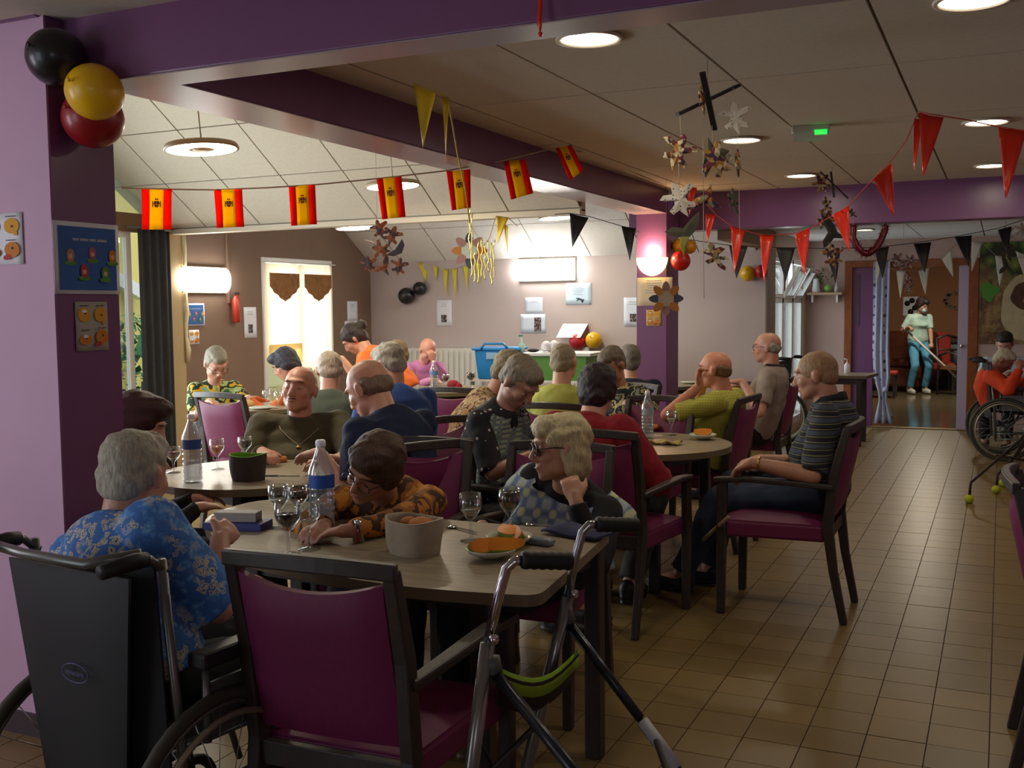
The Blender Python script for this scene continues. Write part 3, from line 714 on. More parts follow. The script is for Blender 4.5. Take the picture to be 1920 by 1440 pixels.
# ---------------- things on the tables
def glass(px, py, label, wine=None, h=.145, r=.034, fill=.5, group='stemmed glasses', z=ZT, sc=1):
    c = atz(px, py, z); t = thing('stemmed_glass', label, 'glass', c, group=group)
    h *= sc; r *= sc; b0 = h*.47
    MB().lathe([(r*.95, 0), (r*.95, .003), (.006, .009), (.005, .012), (.0065, b0*.35), (.0045, b0*.6), (.006, b0-.006), (r*.45, b0+.004), (r*.9, b0+(h-b0)*.35), (r, b0+(h-b0)*.55), (r*.93, h), (r*.90, h), (r*.96, b0+(h-b0)*.55), (r*.86, b0+(h-b0)*.36), (0.001, b0+.006)], 24).build('glass_body', GLS, t)
    if wine:
        f = b0+.008+(h-b0-.008)*fill
        MB().lathe([(.001, b0+.008), (r*.42, b0+.010), (r*.84, b0+(h-b0)*.36), (min(r*.92, r*.84+.001+r*.1*fill), f), (0, f)], 20).build('drink', mat('drink '+wine, wine, rough=.05, coat=.5), t)
    return t
G1 = 'stemmed glasses on the near table'
glass(541, 1040, 'glass of dark red wine on the near table, in front of the other glasses', '1c0408', .165, .040, .5, G1)
glass(580, 1030, 'empty stemmed glass on the near table beside the dark red wine', None, .155, .037, .4, G1)
glass(524, 990, 'stemmed glass holding clear water behind the wine on the near table', 'b8b8b0', .15, .036, .3, G1)
glass(560, 980, 'short glass of red wine behind the others on the near table', '300810', .13, .036, .7, G1)
glass(883, 1014, 'stemmed glass with a little water right of the cloth basket', 'b0aca0', .155, .037, .3, G1)
glass(956, 1004, 'stemmed glass full of black red wine in front of the check bib', '120306', .155, .037, .85, G1)
glass(408, 880, 'stemmed glass of rose wine on the round table by the pier', 'd04a20', .145, .034, .5, 'glasses on the round table by the pier')
glass(460, 866, 'stemmed glass of dark drink before the bald man in olive', '2a1010', .125, .034, .7, 'glasses on the round table by the pier')
glass(326, 886, 'glass of red wine at the left end of the pier table', '6a1018', .12, .034, .6, 'glasses on the round table by the pier')
glass(1259, 816, 'stemmed water glass on the round table right of the red sweater', 'c8c8c0', .145, .033, .3, 'glasses on the middle round table')
glass(1168, 770, 'glass of red wine beyond the head of the woman in red', '701018', .14, .035, .5, 'glasses on the middle round table')
for k, (px, py, w_) in enumerate(((500, 762, None), (522, 766, None), (512, 757, None), (536, 761, None))):
    glass(px, py, ['leftmost', 'nearest', 'farthest', 'rightmost'][k]+' clear glass in the cluster of glasses at the far left table', w_, .13, .034, .4, 'clear glasses clustered on the far left table')
glass(883, 728, 'glass of dark wine on the back round table, right end', '200408', .15, .04, .85, 'glasses on the back table')
glass(836, 728, 'glass of red wine on the back round table before the radiator', '600818', .13, .036, .6, 'glasses on the back table')
def pet_mat():
    t = NT('clear bottle plastic'); df = t.n('ShaderNodeBsdfDiffuse'); df.inputs[0].default_value = (.6, .66, .7, 1); gl = t.n('ShaderNodeBsdfGlossy'); gl.inputs['Roughness'].default_value = .08
    tr = t.n('ShaderNodeBsdfTransparent'); tr.inputs[0].default_value = (.9, .93, .95, 1); lw = t.n('ShaderNodeLayerWeight'); lw.inputs[0].default_value = .4
    m1 = t.n('ShaderNodeMixShader'); m1.inputs[0].default_value = .14; t.l(tr.outputs[0], m1.inputs[1]); t.l(df.outputs[0], m1.inputs[2]); m2 = t.n('ShaderNodeMixShader'); r_ = t.ramp(lw.outputs['Facing'], [(0, (.06, .06, .06)), (1, (.7, .7, .7))]); t.l(r_, m2.inputs[0]); t.l(m1.outputs[0], m2.inputs[1]); t.l(gl.outputs[0], m2.inputs[2]); t.l(m2.outputs[0], t.t.nodes['Material Output'].inputs[0]); return t.m
PET = pet_mat()
def bottle(px, py, label, h=.31, r=.043, color=None, lab='1f4fa8', z=ZT, cap='e8e8ea', group=None):
    c = atz(px, py, z); t = thing('water_bottle', label, 'bottle', c, group=group)
    prof = [(r*.8, 0), (r, .008)]
    n = 7
    for i in range(n): zz = .02+i*h*.5/n; prof += [(r, zz), (r*.92, zz+.01), (r, zz+.02)]
    prof += [(r, h*.62), (r*.95, h*.68), (r*.6, h*.80), (r*.34, h*.90), (r*.32, h*.95)]
    MB().lathe(prof, 24).build('bottle_body', PET if not color else mat('bottle plastic '+color, color, rough=.1, trans=.6), t)
    MB().lathe([(r*.2, .012), (r*.9, .014), (r*.9, h*.32), (0, h*.32)], 18).build('water', mat('pale water', 'b8c0c4', rough=.05, alpha=.35), t)
    MB().add([(r*1.02*math.cos(q_), r*1.02*math.sin(q_), z) for z in (h*.50, h*.64) for q_ in [R(-120)+R(140)*i/12 for i in range(13)]], [(i, i+1, i+14, i+13) for i in range(12)], 0, True).build('paper_label', mat('bottle label '+lab, lab, rough=.5), t)
    MB().lathe([(r*.36, h*.93), (r*.38, h*.935), (r*.38, h*.985), (r*.3, h), (0, h)], 16).build('bottle_cap', mat('bottle cap '+cap, cap, rough=.4), t)
    return t
bottle(605, 1000, 'clear plastic water bottle with a blue label on the near table', .315, .044)
bottle(362, 905, 'ribbed plastic water bottle on the round table by the pier', .30, .042, lab='2a5090')
bottle(1214, 822, 'plastic water bottle on the round table by the red sweater', .27, .036, lab='9aa8b0')
bottle(814, 729, 'small water bottle in front of the man in pink', .26, .04, lab='5a80b0')
bottle(1157, 786, 'green bottle on the round table beyond the red sweater', .12, .03, color='1f8a68', lab='1f8a68', cap='1f8a68')
c = atz(1588, 700, ZT); t = thing('spray_bottle', 'white pump bottle on the small table by the doorway', 'bottle', c)
MB().lathe([(.028, 0), (.03, .005), (.03, .09), (.012, .11), (.01, .12)], 20).build('bottle_body', WHP, t)
MB().tube([(0, 0, .12), (0, 0, .15), (-.03, 0, .155)], .006).build('pump', WHP, t)
# cloth bread basket, near table
def basket(px, py, rx, ry, h, label, m1, m2, rz=0, fill=None):
    c = atz(px, py, ZT); t = thing('bread_basket', label, 'basket', c, rz=rz)
    N = 40; rows = []
    for i in range(10):
        v = i/9; k = .86+.14*math.sin(v*math.pi*.55)
        rows.append([Vector((rx*k*math.copysign(abs(math.cos(a))**.75, math.cos(a))*(1+.015*math.sin(5*a+3*v)), ry*k*math.copysign(abs(math.sin(a))**.75, math.sin(a))*(1+.03*math.sin(3*a+7*v)), h*v+(.004*math.sin(2*a+1) if i == 9 else 0))) for a in [2*math.pi*j/N for j in range(N+1)]])
    inner = [[p*.94 for p in r_] for r_ in rows[::-1]]
    for a_, r_ in zip(inner, rows[::-1]):
        for p, q_ in zip(a_, r_): p.z = max(.006, q_.z)
    MB().grid(rows).add(rows[0][:-1], [tuple(range(N))]).build('fabric_wall', m1, t)
    MB().grid([rows[-1]]+inner).add(inner[-1][:-1], [tuple(range(N))]).build('lining', m2, t)
    return t, c
CLB = cloth('beige basket cloth', 'a89c86'); 
bt, bc = basket(777, 1036, .096, .072, .108, 'beige cloth bread basket on the near table', CLB, CLB, R(-20))
BRD = mat('bread crust', 'b8743a', rough=.8, nscale=30, namt=.2)
MB().ball((.02, .01, .09), .038, sz=.6).build('bread', mat('bread crust'), bt) if False else None
br = thing('bread_piece', 'piece of bread in the beige cloth basket', 'bread', bc+Vector((.02, .01, .085)))
MB().ball((0, 0, 0), .042, sz=.6).ball((-.05, .01, .0), .03, sz=.7).build('crust', BRD, br)
basket(466, 900, .078, .07, .115, 'grey fabric basket with green lining on the round table by the pier', cloth('dark grey basket felt', '3c3630'), cloth('green lining', '6a9a20'))
c = atz(521, 866, ZT); t = thing('bread_slice', 'round slice of bread on the table of the bald man in olive', 'bread', c)
MB().lathe([(.0, 0), (.042, .0), (.046, .012), (.042, .024), (0, .024)], 24).build('crust', BRD, t)
c = atz(521, 893, ZT); t = thing('dinner_knife', 'dark knife lying on the round table by the pier', 'knife', c, R(20))
MB().box(-.10, .0, -.008, .008, 0, .005).build('handle', BLK, t); MB().box(0, .10, -.008, .006, .001, .003).build('blade', CHR, t)
# plates with melon
def plate(px, py, r, label, z=ZT, group='plates of melon on the near table'):
    c = atz(px, py, z); t = thing('dessert_plate', label, 'plate', c, group=group)
    MB().lathe([(0, .004), (r*.5, .004), (r*.86, .018), (r, .028), (r*.99, .032), (r*.82, .022), (r*.5, .008), (0, .008)], 36).build('plate_body', mat('white glazed china', 'c9c8b4', rough=.15), t)
    return c
ORM = mat('melon flesh', 'e88a18', rough=.5, nscale=20, namt=.1); GRM = mat('melon rind', '7c8a30', rough=.6, nscale=30, namt=.2)
def melon(c, rz, label, L=.075, tip=0):
    t = thing('melon_slice', label, 'fruit', c, rz, 'melon slices'); t.rotation_euler = (tip, 0, rz)
    N = 15; A = []
    for i in range(N):
        q_ = math.pi*i/(N-1); sn = math.sin(q_); x = -L*math.cos(q_); zb = .004+.034*(1-sn)**1.2; w = .022*sn+.0008; h = .036*sn
        A.append([Vector((x, -w, zb+.012*sn)), Vector((x, -w*.5, zb)), Vector((x, w*.5, zb)), Vector((x, w, zb+.012*sn)), Vector((x*.86, 0, zb+.010+h))])
    MB().grid([r_[:4] for r_ in A]).build('rind', GRM, t, solid=.003)
    MB().grid([[r_[0], r_[4], r_[3]] for r_ in A], smooth=False).build('flesh', ORM, t, solid=.002)
p1 = plate(921, 1046, .078, 'white plate of melon nearest the camera on the near table')
p2 = plate(955, 1022, .074, 'white plate of melon second from the camera on the near table')
p3 = plate(1318, 824, .075, 'white plate with melon on the round table, right side', group='plates on the middle round table')
melon(p1+Vector((-.02, -.01, .012)), 1.1, 'greenish melon slice standing on the nearest plate', .06, R(10))
melon(p1+Vector((.025, .01, .012)), .35, 'orange melon slice lying on the nearest plate')
melon(p2+Vector((-.01, 0, .015)), -.5, 'orange melon slice at the left of the second plate', .055, R(-25))
melon(p2+Vector((.03, .0, .012)), -.9, 'dark green melon slice on the second plate', .055)
melon(p3+Vector((0, 0, .012)), .4, 'orange melon slice on the plate of the middle round table', .05)
c = atz(1245, 833, ZT); t = thing('folded_napkin', 'yellowish crumpled napkin on the middle round table', 'napkin', c)
G = [[Vector((-.09+.03*i, -.05+.025*j, .012+.010*math.sin(i*1.9+j)+.006*math.cos(j*2.3))) for j in range(5)] for i in range(7)]; MB().grid(G).build('cloth', cloth('yellow napkin', 'b09a58'), t, solid=.004)
c = atz(1215, 806, ZT); t = thing('bread_roll', 'bread roll on the middle round table', 'bread', c); MB().ball((0, 0, .02), .035, sz=.6).ball((.04, .01, .018), .03, sz=.6).build('crust', BRD, t)
# tissue and boxes
c = atz(447, 990, ZT); t = thing('flat_box', 'dark blue flat box on the near table under the white one', 'box', c, R(14)); MB().box(-.105, .105, -.05, .05, 0, .026).build('carton', mat('dark blue card', '252a70', rough=.5), t, bevel=.002)
t = thing('tissue_box', 'white pill box lying on the dark blue box', 'box', c+Vector((.0, .0, .0265)), R(18)); MB().box(-.075, .075, -.03, .03, 0, .032).build('carton', mat('pale grey card', '9a948c', rough=.6), t, bevel=.002)
c = atz(672, 1018, ZT); t = thing('salt_shaker', 'small glass shaker with red contents beside the cloth basket', 'shaker', c)
MB().lathe([(.017, 0), (.019, .004), (.018, .05), (.012, .062), (.009, .07)], 18).build('glass_body', GLS, t)
MB().lathe([(.001, .004), (.015, .005), (.015, .045), (0, .045)], 14).build('red_filling', mat('red powder', '9a1a18', rough=.7), t)
MB().lathe([(.013, .058), (.013, .072), (.0, .075)], 14).build('shaker_cap', CHR, t)
c = atz(1006, 1020, ZT); t = thing('glasses_case', 'pale blue grey case lying right of the melon plates', 'case', c, R(-8)); MB().box(-.06, .06, -.022, .022, 0, .022).build('shell', mat('blue grey plastic', '6c7a80', rough=.35), t, bevel=.009, seg=3)
c = atz(1085, 1004, ZT); t = thing('folded_cloth', 'dark blue folded cloth at the right corner of the near table', 'cloth', c, R(-15))
m = MB(); pillow(m, lambda u, v: (-.11+.22*u, -.06+.12*v, .012+.004*math.sin(9*u)), 0, 0, (0, 0, 1), .012, .02); m.build('fabric', cloth('navy cloth', '2c2e4c'), t)
for k, (px, py, rz) in enumerate(((545, 1052, .3), (848, 990, -.4), (995, 985, .1))):
    c = atz(px, py, ZT); t = thing('spoon', ['steel spoon at the foot of the red wine glass', 'steel spoon right of the cloth basket', 'dark spoon behind the melon plates'][k], 'spoon', c, rz, 'cutlery on the near table')
    MB().ball((0, 0, .005), .018, 16, sz=.25).build('bowl', CHR, t); MB().beam((.015, 0, .005), (.13, 0, .006), .008, .003).build('handle', CHR, t)
# yellow food plates and clutter far left / back
c = atz(466, 764, ZT); t = thing('bread_chunk', 'chunk of bread by the hand of the woman in the green patterned top', 'bread', c); MB().ball((0, 0, .03), .045, sz=.7).build('crust', mat('pale bread', 'c9a060', rough=.8, nscale=20, namt=.2), t)
for px, py, lb in ((492, 767, 'dark plate on the far left table'), (778, 732, 'white plate before the man in pink'), (868, 732, 'white plate at the right of the back table')):
    c = atz(px, py, ZT); t = thing('plate', lb, 'plate', c); MB().lathe([(0, 0), (.06, .002), (.1, .015), (.098, .018), (.06, .006), (0, .006)], 28).build('plate_body', mat('white glazed china'), t)
c = atz(1298, 719, ZT); t = thing('plate', 'stacked white plate right of the purple column', 'plate', c); MB().lathe([(0, 0), (.07, .002), (.11, .015), (.108, .02), (0, .02)], 28).build('plate_body', mat('white glazed china'), t)
c = atz(850, 729, ZT); t = thing('cloth_bundle', 'dark red napkin bundle on the back table', 'napkin', c); MB().ball((0, 0, .04), .06, sz=.7).ball((.05, 0, .02), .04).build('fabric', cloth('red napkin', '8c1628'), t)

# ---------------- back of the room: blue crate, green cart, radiators
def radiator(x0, x1, z0, z1, label):
    t = thing('radiator', label, 'radiator', ((x0+x1)/2, YB-.07, 0)); w2 = (x1-x0)/2
    MB().box(-w2, w2, -.02, .05, z0, z1).build('panel', mat('white enamel', 'cfd0cc', rough=.4), t, bevel=.006)
    n = int((x1-x0)/.07); m0 = None
    for i in range(n):
        if m0 is None: m0 = MB().box(-.02, .02, -.035, -.02, z0+.03, z1-.03).build('fin', mat('white enamel'), t, bevel=.005); o = m0
        else: o = m0.copy(); COL.objects.link(o)
        o.location = (-w2+.045+i*.07, 0, 0)
xa, xb = aty(742, 660, YB).x, aty(905, 660, YB).x
radiator(xa, xb, .32, aty(800, 652, YB).z, 'long white ribbed radiator under the mauve wall, left of blue crate')
radiator(aty(1040, 660, YB).x, aty(1110, 660, YB).x, .32, aty(1080, 650, YB).z, 'short white radiator right of the green cart')
dC = 10.8; a = W3(938, 700, dC)
t = thing('storage_crate', 'bright blue plastic crate with a pale handle, in front of the radiator', 'crate', (a.x, a.y, .76), R(8))
wt = thing('serving_cart', 'green sided serving cart with a white top in front of the back wall', 'cart', (a.x+.28, a.y+.05, 0), R(2))
BLU = mat('bright blue plastic', '1583c8', rough=.35)
m = MB(); V = [(x, y, z) for z, k in ((0, .98), (.30, 1.12)) for x, y in ((-.20*k, -.15*k), (.20*k, -.15*k), (.20*k, .15*k), (-.20*k, .15*k))]
m.add(V, [(3, 2, 1, 0), (4, 5, 6, 7), (0, 1, 5, 4), (1, 2, 6, 5), (2, 3, 7, 6), (3, 0, 4, 7)]); m.build('box', BLU, t, bevel=.015)
MB().box(-.245, .245, -.19, .19, .29, .32).build('lid', BLU, t, bevel=.01)
MB().tube([(-.15, -.19, .30), (-.1, -.2, .36), (.1, -.2, .36), (.15, -.19, .30)], .012).build('handle', BLU, t)
MB().box(-.09, .03, -.185, -.165, .20, .27).build('latch', mat('pale blue plastic', '8fb8d4', rough=.4), t, bevel=.006)
GRN = mat('green panel', '4f8a28', rough=.5)
MB().box(-.55, .72, -.22, .28, .735, .757).build('shelf', WHT, wt); MB().box(.06, .70, -.20, .22, .757, 1.0).build('side_panel', GRN, wt); MB().box(.02, .76, -.24, .28, 1.0, 1.03).build('white_top', WHT, wt, bevel=.004)
for x in (-.52, .68):
    for y in (-.2, .26): MB().beam((x, y, 0), (x, y, .735), .03, .03).build('leg', GRT, wt)
cz = 1.03
for (px, lb, nm) in ((978, 'spray bottle', 0), (1000, 'dark cloth', 1), (1030, 'white bundle', 2)):
    p = aty(px, 655, a.y)
    if nm == 0:
        t = thing('spray_bottle', 'small green and white spray bottle on the serving cart', 'bottle', (p.x, p.y, cz)); MB().lathe([(.03, 0), (.032, .01), (.03, .08), (.01, .10), (.008, .16), (0, .16)], 16).build('bottle_body', mat('mint plastic', '9fc8b8', rough=.3), t); MB().box(-.03, .01, -.008, .008, .155, .175).build('trigger', mat('teal plastic', '107060', rough=.4), t)
    elif nm == 1:
        t = thing('dark_cloth', 'dark crumpled cloth on the serving cart', 'cloth', (p.x, p.y, cz)); MB().ball((0, 0, .018), .06, sz=.3).build('fabric', cloth('black cloth', '181a24'), t)
    else:
        t = thing('plastic_bag', 'white crumpled plastic bag on the serving cart', 'bag', (p.x, p.y, cz)); m = MB()
        for k in range(7): m.ball((random.uniform(-.08, .08), random.uniform(-.05, .05), .04+random.uniform(0, .03)), random.uniform(.03, .055), 10)
        m.build('film', mat('white film', 'e0e0e8', rough=.3), t)
# ------------------------------------------------------------------ flat sheets on walls
INK = mat('printed ink', '33343a', rough=.8)
class Sheet:
    """paper fixed flat on a wall; local x to the right, z up, front towards -y before turning"""
    def __init__(s, name, label, cat, c, w, h, rz, m, group=None, tilt=0, bend=.0):
        s.t = thing(name, label, cat, c, rz, group); s.t.rotation_euler = (0, tilt, rz); s.w = w; s.h = h; s.k = 1
        MB().grid([[Vector((-w/2+w*i/6, -.0025-bend*abs(math.sin(i*.9+j))*.6, -h/2+h*j/4)) for i in range(7)] for j in range(5)]).build('paper', m, s.t, solid=.0012)
        s.b = bend
    def y(s): s.k += 1; return -.004-s.b*.7-.0004*s.k
    def rect(s, x, z, w, h, m, name='print'):
        y = s.y(); return MB().add([(x-w/2, y, z-h/2), (x+w/2, y, z-h/2), (x+w/2, y, z+h/2), (x-w/2, y, z+h/2)], [(0, 1, 2, 3)]).build(name, m, s.t)
    def disc(s, x, z, rx, rz, m, name='print', n=20, amp=0, k=5):
        y = s.y(); V = [(x, y, z)]+[(x+rx*(1+amp*math.sin(k*a))*math.cos(a), y, z+rz*(1+amp*math.sin(k*a))*math.sin(a)) for a in [2*math.pi*i/n for i in range(n)]]
        return MB().add(V, [(0, 1+i, 1+(i+1) % n) for i in range(n)]).build(name, m, s.t)
    def lines(s, x, z, w, n, dz, th, m=INK, name='text_lines', fr=.9):
        """print too small to read: rows of word-length dashes"""
        y = s.y(); mb = MB(); rnd = random.Random(n*7+int(w*1e4))
        for i in range(n):
            ww = w*(fr+(1-fr)*rnd.random()) if n > 1 else w; q_ = x-ww/2; e = x+ww/2
            while q_ < e-th:
                l_ = min(e-q_, th*rnd.uniform(1.5, 5)); mb.add([(q_, y, z-i*dz), (q_+l_, y, z-i*dz), (q_+l_, y, z-i*dz+th), (q_, y, z-i*dz+th)], [(0, 1, 2, 3)]); q_ += l_+th*.6
        return mb.build(name, m, s.t)
    def poly(s, pts, m, name='print'):
        y = s.y(); return MB().add([(a, y, b) for a, b in pts], [tuple(range(len(pts)))]).build(name, m, s.t)
def on_y(px0, py0, px1, py1, Y):
    a, b = aty(px0, py0, Y), aty(px1, py1, Y); return Vector(((a.x+b.x)/2, Y, (a.z+b.z)/2)), abs(b.x-a.x), abs(a.z-b.z)
def on_x(px0, py0, px1, py1, X):
    a, b = atx(px0, py0, X), atx(px1, py1, X); return Vector((X, (a.y+b.y)/2, (a.z+b.z)/2)), abs(b.y-a.y), abs(a.z-b.z)
YEL = mat('printed yellow', 'd89a20', rough=.7); ORN = mat('printed orange', 'c87818', rough=.7); REDP = mat('printed red', 'b0302c', rough=.7); BLP = mat('printed blue', '2c5ca0', rough=.7, nscale=8, namt=.15); GRP = mat('printed green', '4f8a30', rough=.7)
def faces_sheet(label, c, w, h, rz, m=WHP):
    s = Sheet('smiley_sheet', label, 'poster', c, w, h, rz, m, bend=.003)
    for i, (x, z, k) in enumerate(((-.24, .24, 0), (.25, .24, 1), (-.24, -.27, 2), (.26, -.22, 3))):
        s.disc(x*w, z*h, .19*w, (.15 if k != 2 else .10)*h, YEL if k < 2 else ORN, 'smiley', 24)
        s.disc((x+.02)*w, (z+(.03 if k != 1 else -.01))*h, .035*w, .026*h, mat('smiley feature', '3a2410', rough=.7), 'smiley_feature', 10)
        if k in (0, 2): s.disc((x)*w, (z+.07)*h, .08*w, .035*h, WHP, 'smiley_eyes', 12)
        if k == 1: s.disc((x+.10)*w, (z-.15)*h, .05*w, .04*h, YEL, 'hand_print', 10)
        if k == 3: s.disc((x-.12)*w, (z-.14)*h, .10*w, .055*h, REDP, 'heart_print', 14, .12, 2)
        s.lines((x)*w, (z+.175 if k != 2 else z+.19)*h, .28*w, 1, .01, .018*h)
    return s
def egg_poster(label, c, w, h, rz, m=WHP):
    s = Sheet('blue_poster', label, 'poster', c, w, h, rz, m, bend=.004)
    s.rect(0, -.005*h, .88*w, .88*h, BLP, 'blue_field'); s.lines(.05*w, .24*h, .55*w, 1, .01, .035*h, mat('pale print', 'a0a8b0', rough=.7))
    for (x, z, mm) in ((-.27, .03, mat('tan print', 'b07a60', rough=.7)), (.06, .07, mat('rose print', 'a05060', rough=.7)), (.37, .04, ORN), (-.08, -.18, REDP), (.24, -.20, GRP)):
        s.disc(x*w, (z-.10)*h, .09*w, .035*h, GRP, 'egg_stand', 14); s.disc(x*w, z*h, .058*w, .095*h, mm, 'egg_print', 20); s.disc(x*w, (z-.01)*h, .03*w, .035*h, mat('pale egg print', 'd8a890', rough=.7), 'egg_face', 12)
    return s
c, w, h = on_x(93, 412, 226, 552, XP); egg_poster('blue poster with five painted eggs on the purple pier', c+Vector((.001, 0, 0)), w*.96, h, R(90))
c, w, h = on_x(138, 566, 202, 656, XP); faces_sheet('sheet of four orange smileys on the purple pier, under the blue poster', c+Vector((.001, 0, 0)), w, h, R(90), mat('greyed paper', 'a8a494', rough=.8))
c, w, h = on_y(-30, 402, 47, 495, YP); faces_sheet('sheet of orange smileys on the lilac wall at the left edge', c+Vector((0, -.001, 0)), w, h, 0)
c, w, h = on_x(345, 569, 383, 610, XL); egg_poster('small blue poster on the brown wall under the box light', c+Vector((.002, 0, 0)), w, h, R(90))
c, w, h = on_x(353, 619, 373, 645, XL); faces_sheet('small smiley sheet on the brown wall under the blue poster', c+Vector((.002, 0, 0)), w, h, R(90))
def notice(label, c, w, h, rz, pic=None, lines=0, tint='dfe3f0', picm='5a5458', px_=(0, -.2, .35, .28)):
    s = Sheet('notice', label, 'notice', c, w, h, rz, mat('paper '+tint, tint, rough=.8), bend=.002)
    if lines: s.lines(0, h*.34, w*.55, lines, h*.075, h*.018, mat('pale grey print', '8a8c98', rough=.8), fr=.5)
    if pic: s.rect(px_[0]*w, px_[1]*h, px_[2]*w, px_[3]*h, pattern('photo print '+picm, 'swirl', [picm, '2c2a30', '8a8688', picm], 40, bump=0), 'photo_print')
    return s
c, w, h = on_x(456, 576, 481, 633, XL); notice('white notice with a small grey photo between extinguisher and curtained window', c+Vector((.002, 0, 0)), w, h, R(90), True, 2)
c, w, h = on_x(650, 565, 670, 601, XL); notice('narrow white sheet on the brown wall right of the window, upper', c+Vector((.002, 0, 0)), w, h, R(90), None, 3)
c, w, h = on_x(645, 602, 673, 640, XL); notice('white sheet behind the orange T-shirt, under the narrow one', c+Vector((.003, 0, 0)), w, h, R(90))
c, w, h = on_y(818, 563, 848, 612, YB); notice('white notice with a small dark photo left on the mauve wall', c+Vector((0, -.002, 0)), w, h, 0, True, 2)
c, w, h = on_y(985, 558, 1018, 589, YB); notice('white sheet of print above the one with a red figure', c+Vector((0, -.002, 0)), w, h, 0, None, 3, 'd4e0f4')
c, w, h = on_y(976, 589, 1023, 624, YB); notice('white sheet with a dark red figure on the mauve wall', c+Vector((0, -.004, 0)), w, h, 0, True, 0, 'd4e0f4', '5c2c34', (.2, -.05, .28, .75))
BULL = [(-.32, .10), (-.10, .12), (.08, .04), (.22, -.04), (.34, -.02), (.30, -.22), (.20, -.42), (.12, -.30), (.06, -.12), (-.10, -.10), (-.20, -.22), (-.30, -.20), (-.16, -.04), (-.28, .02)]
def bull_sheet(label, c, w, h, tint, inv=1):
    s = notice(label, c, w, h, 0, None, 0, tint); s.lines(-.02*w, .38*h, .52*w, 6, .085*h, .022*h, mat('soft blue print', '7a92a8' if inv > 0 else '5a4030', rough=.8), fr=.5)
    s.poly([(.06*w+a*.5*w, -.24*h+b*.45*h) for a, b in BULL], mat('bull print', '22344a' if inv > 0 else '1a100c', rough=.7), 'bull_print'); return s
c, w, h = on_y(1061, 531, 1109, 571, YB); bull_sheet('bluish sheet with a charging bull on the mauve wall', c+Vector((0, -.002, 0)), w, h, 'c8e0f4')
c, w, h = on_y(1170, 558, 1205, 612, YB); notice('white sheet cut off by the purple column', c+Vector((0, -.002, 0)), w, h, 0, True, 2, 'd4e0f4', '6a4a30')
c, w, h = on_y(1195, 521, 1261, 573, YC0); bull_sheet('cream sheet with a bull print under the column sconce', c+Vector((0, -.002, 0)), w, h, 'd8c4a0', -1)
c, w, h = on_y(1212, 581, 1240, 611, YC0); faces_sheet('small yellow smiley sheet low on the purple column', c+Vector((0, -.002, 0)), w, h, 0, mat('yellowed paper', 'c8a468', rough=.8))
c, w, h = on_y(1055, 607, 1106, 632, YB)
t = thing('card_display', 'white folded card standing on the wall above the balloons', 'card', c+Vector((0, -.03, 0))); MB().add([(-w*.42, -.02, h/2), (w*.5, -.02, h/2), (w*.38, -.16, -h/2), (-w*.5, -.16, -h/2)], [(0, 1, 2, 3)]).build('front_sheet', WHP, t, solid=.003); MB().add([(w*.5, -.02, h/2), (w*.52, 0, -h/2), (w*.38, -.16, -h/2)], [(0, 1, 2)]).build('side_sheet', mat('dark card', '6a4448', rough=.8), t, solid=.003)

# ------------------------------------------------------------------ balloons
def balloon(px, py, fix, rad, label, color, group):
    """fix: ('x', X) or ('y', Y): the plane the balloon touches, or a plain distance"""
    if isinstance(fix, tuple):
        r = .12
        for _ in range(8):
            c = atx(px, py, fix[1]+r) if fix[0] == 'x' else aty(px, py, fix[1]-r); r = rad*-(RW.T @ np.array([c.x, c.y, c.z-HC]))[2]/FP
    else: c = W3(px, py, fix); r = rad*fix/FP
    t = thing('balloon', label, 'balloon', c, group=group); K = Matrix.Rotation(R(-115 if not (isinstance(fix, tuple) and fix[0] == 'x') else -100), 4, 'X')
    MB().lathe([(r*math.sin(math.pi*i/16)*(1-.05*(1-i/16)), -r*1.04*math.cos(math.pi*i/16)) for i in range(17)], 32, M=K).build('skin', mat('balloon '+color, color, rough=.38, coat=.2), t)
    MB().lathe([(.004, -r*1.04-.004), (.008, -r*1.04-.015), (0, -r*1.04-.015)], 10, M=K).build('knot', mat('balloon '+color), t)
g = 'balloons on the purple pier'
balloon(106, 108, ('x', XP-.02), 55, 'big black balloon at the top of the purple pier', '0d0c0f', g)
balloon(177, 172, ('x', XP+.10), 53, 'big yellow balloon on the purple pier', 'f4c010', g)
balloon(174, 222, ('x', XP), 56, 'big red balloon under the yellow one on the pier', '961018', g)
g = 'balloons on the mauve wall'
balloon(762, 555, ('y', YB), 16, 'black balloon on the mauve wall, lower left of its pair', '0f0f12', g)
balloon(787, 541, ('y', YB), 13, 'black balloon on the mauve wall, upper right of its pair', '0f0f12', g)
balloon(1083, 640, ('y', YB), 17, 'red balloon on the mauve wall under the white card', 'b01c2c', g)
balloon(1113, 638, ('y', YB), 16, 'yellow balloon on the mauve wall beside the red one', 'e0b020', g)
g = 'balloons by the column sconce'
balloon(1276, 489, ('y', YC0+.12), 19, 'red balloon right of the column sconce', 'b81c10', g)
balloon(1274, 461, ('y', YC0+.24), 14, 'yellow balloon just above the red one at the sconce, left', 'e0a818', g)
balloon(1293, 463, ('y', YC0+.30), 13, 'orange yellow balloon just above the red one, right', 'd89010', g)
g = 'balloons on the aisle window corner'
balloon(1402, 513, ('y', YB), 15, 'yellow balloon at the corner before the aisle window', 'e0b418', g)
balloon(1427, 509, ('y', YB), 13, 'red balloon at the corner before the aisle window', 'b0182c', g)

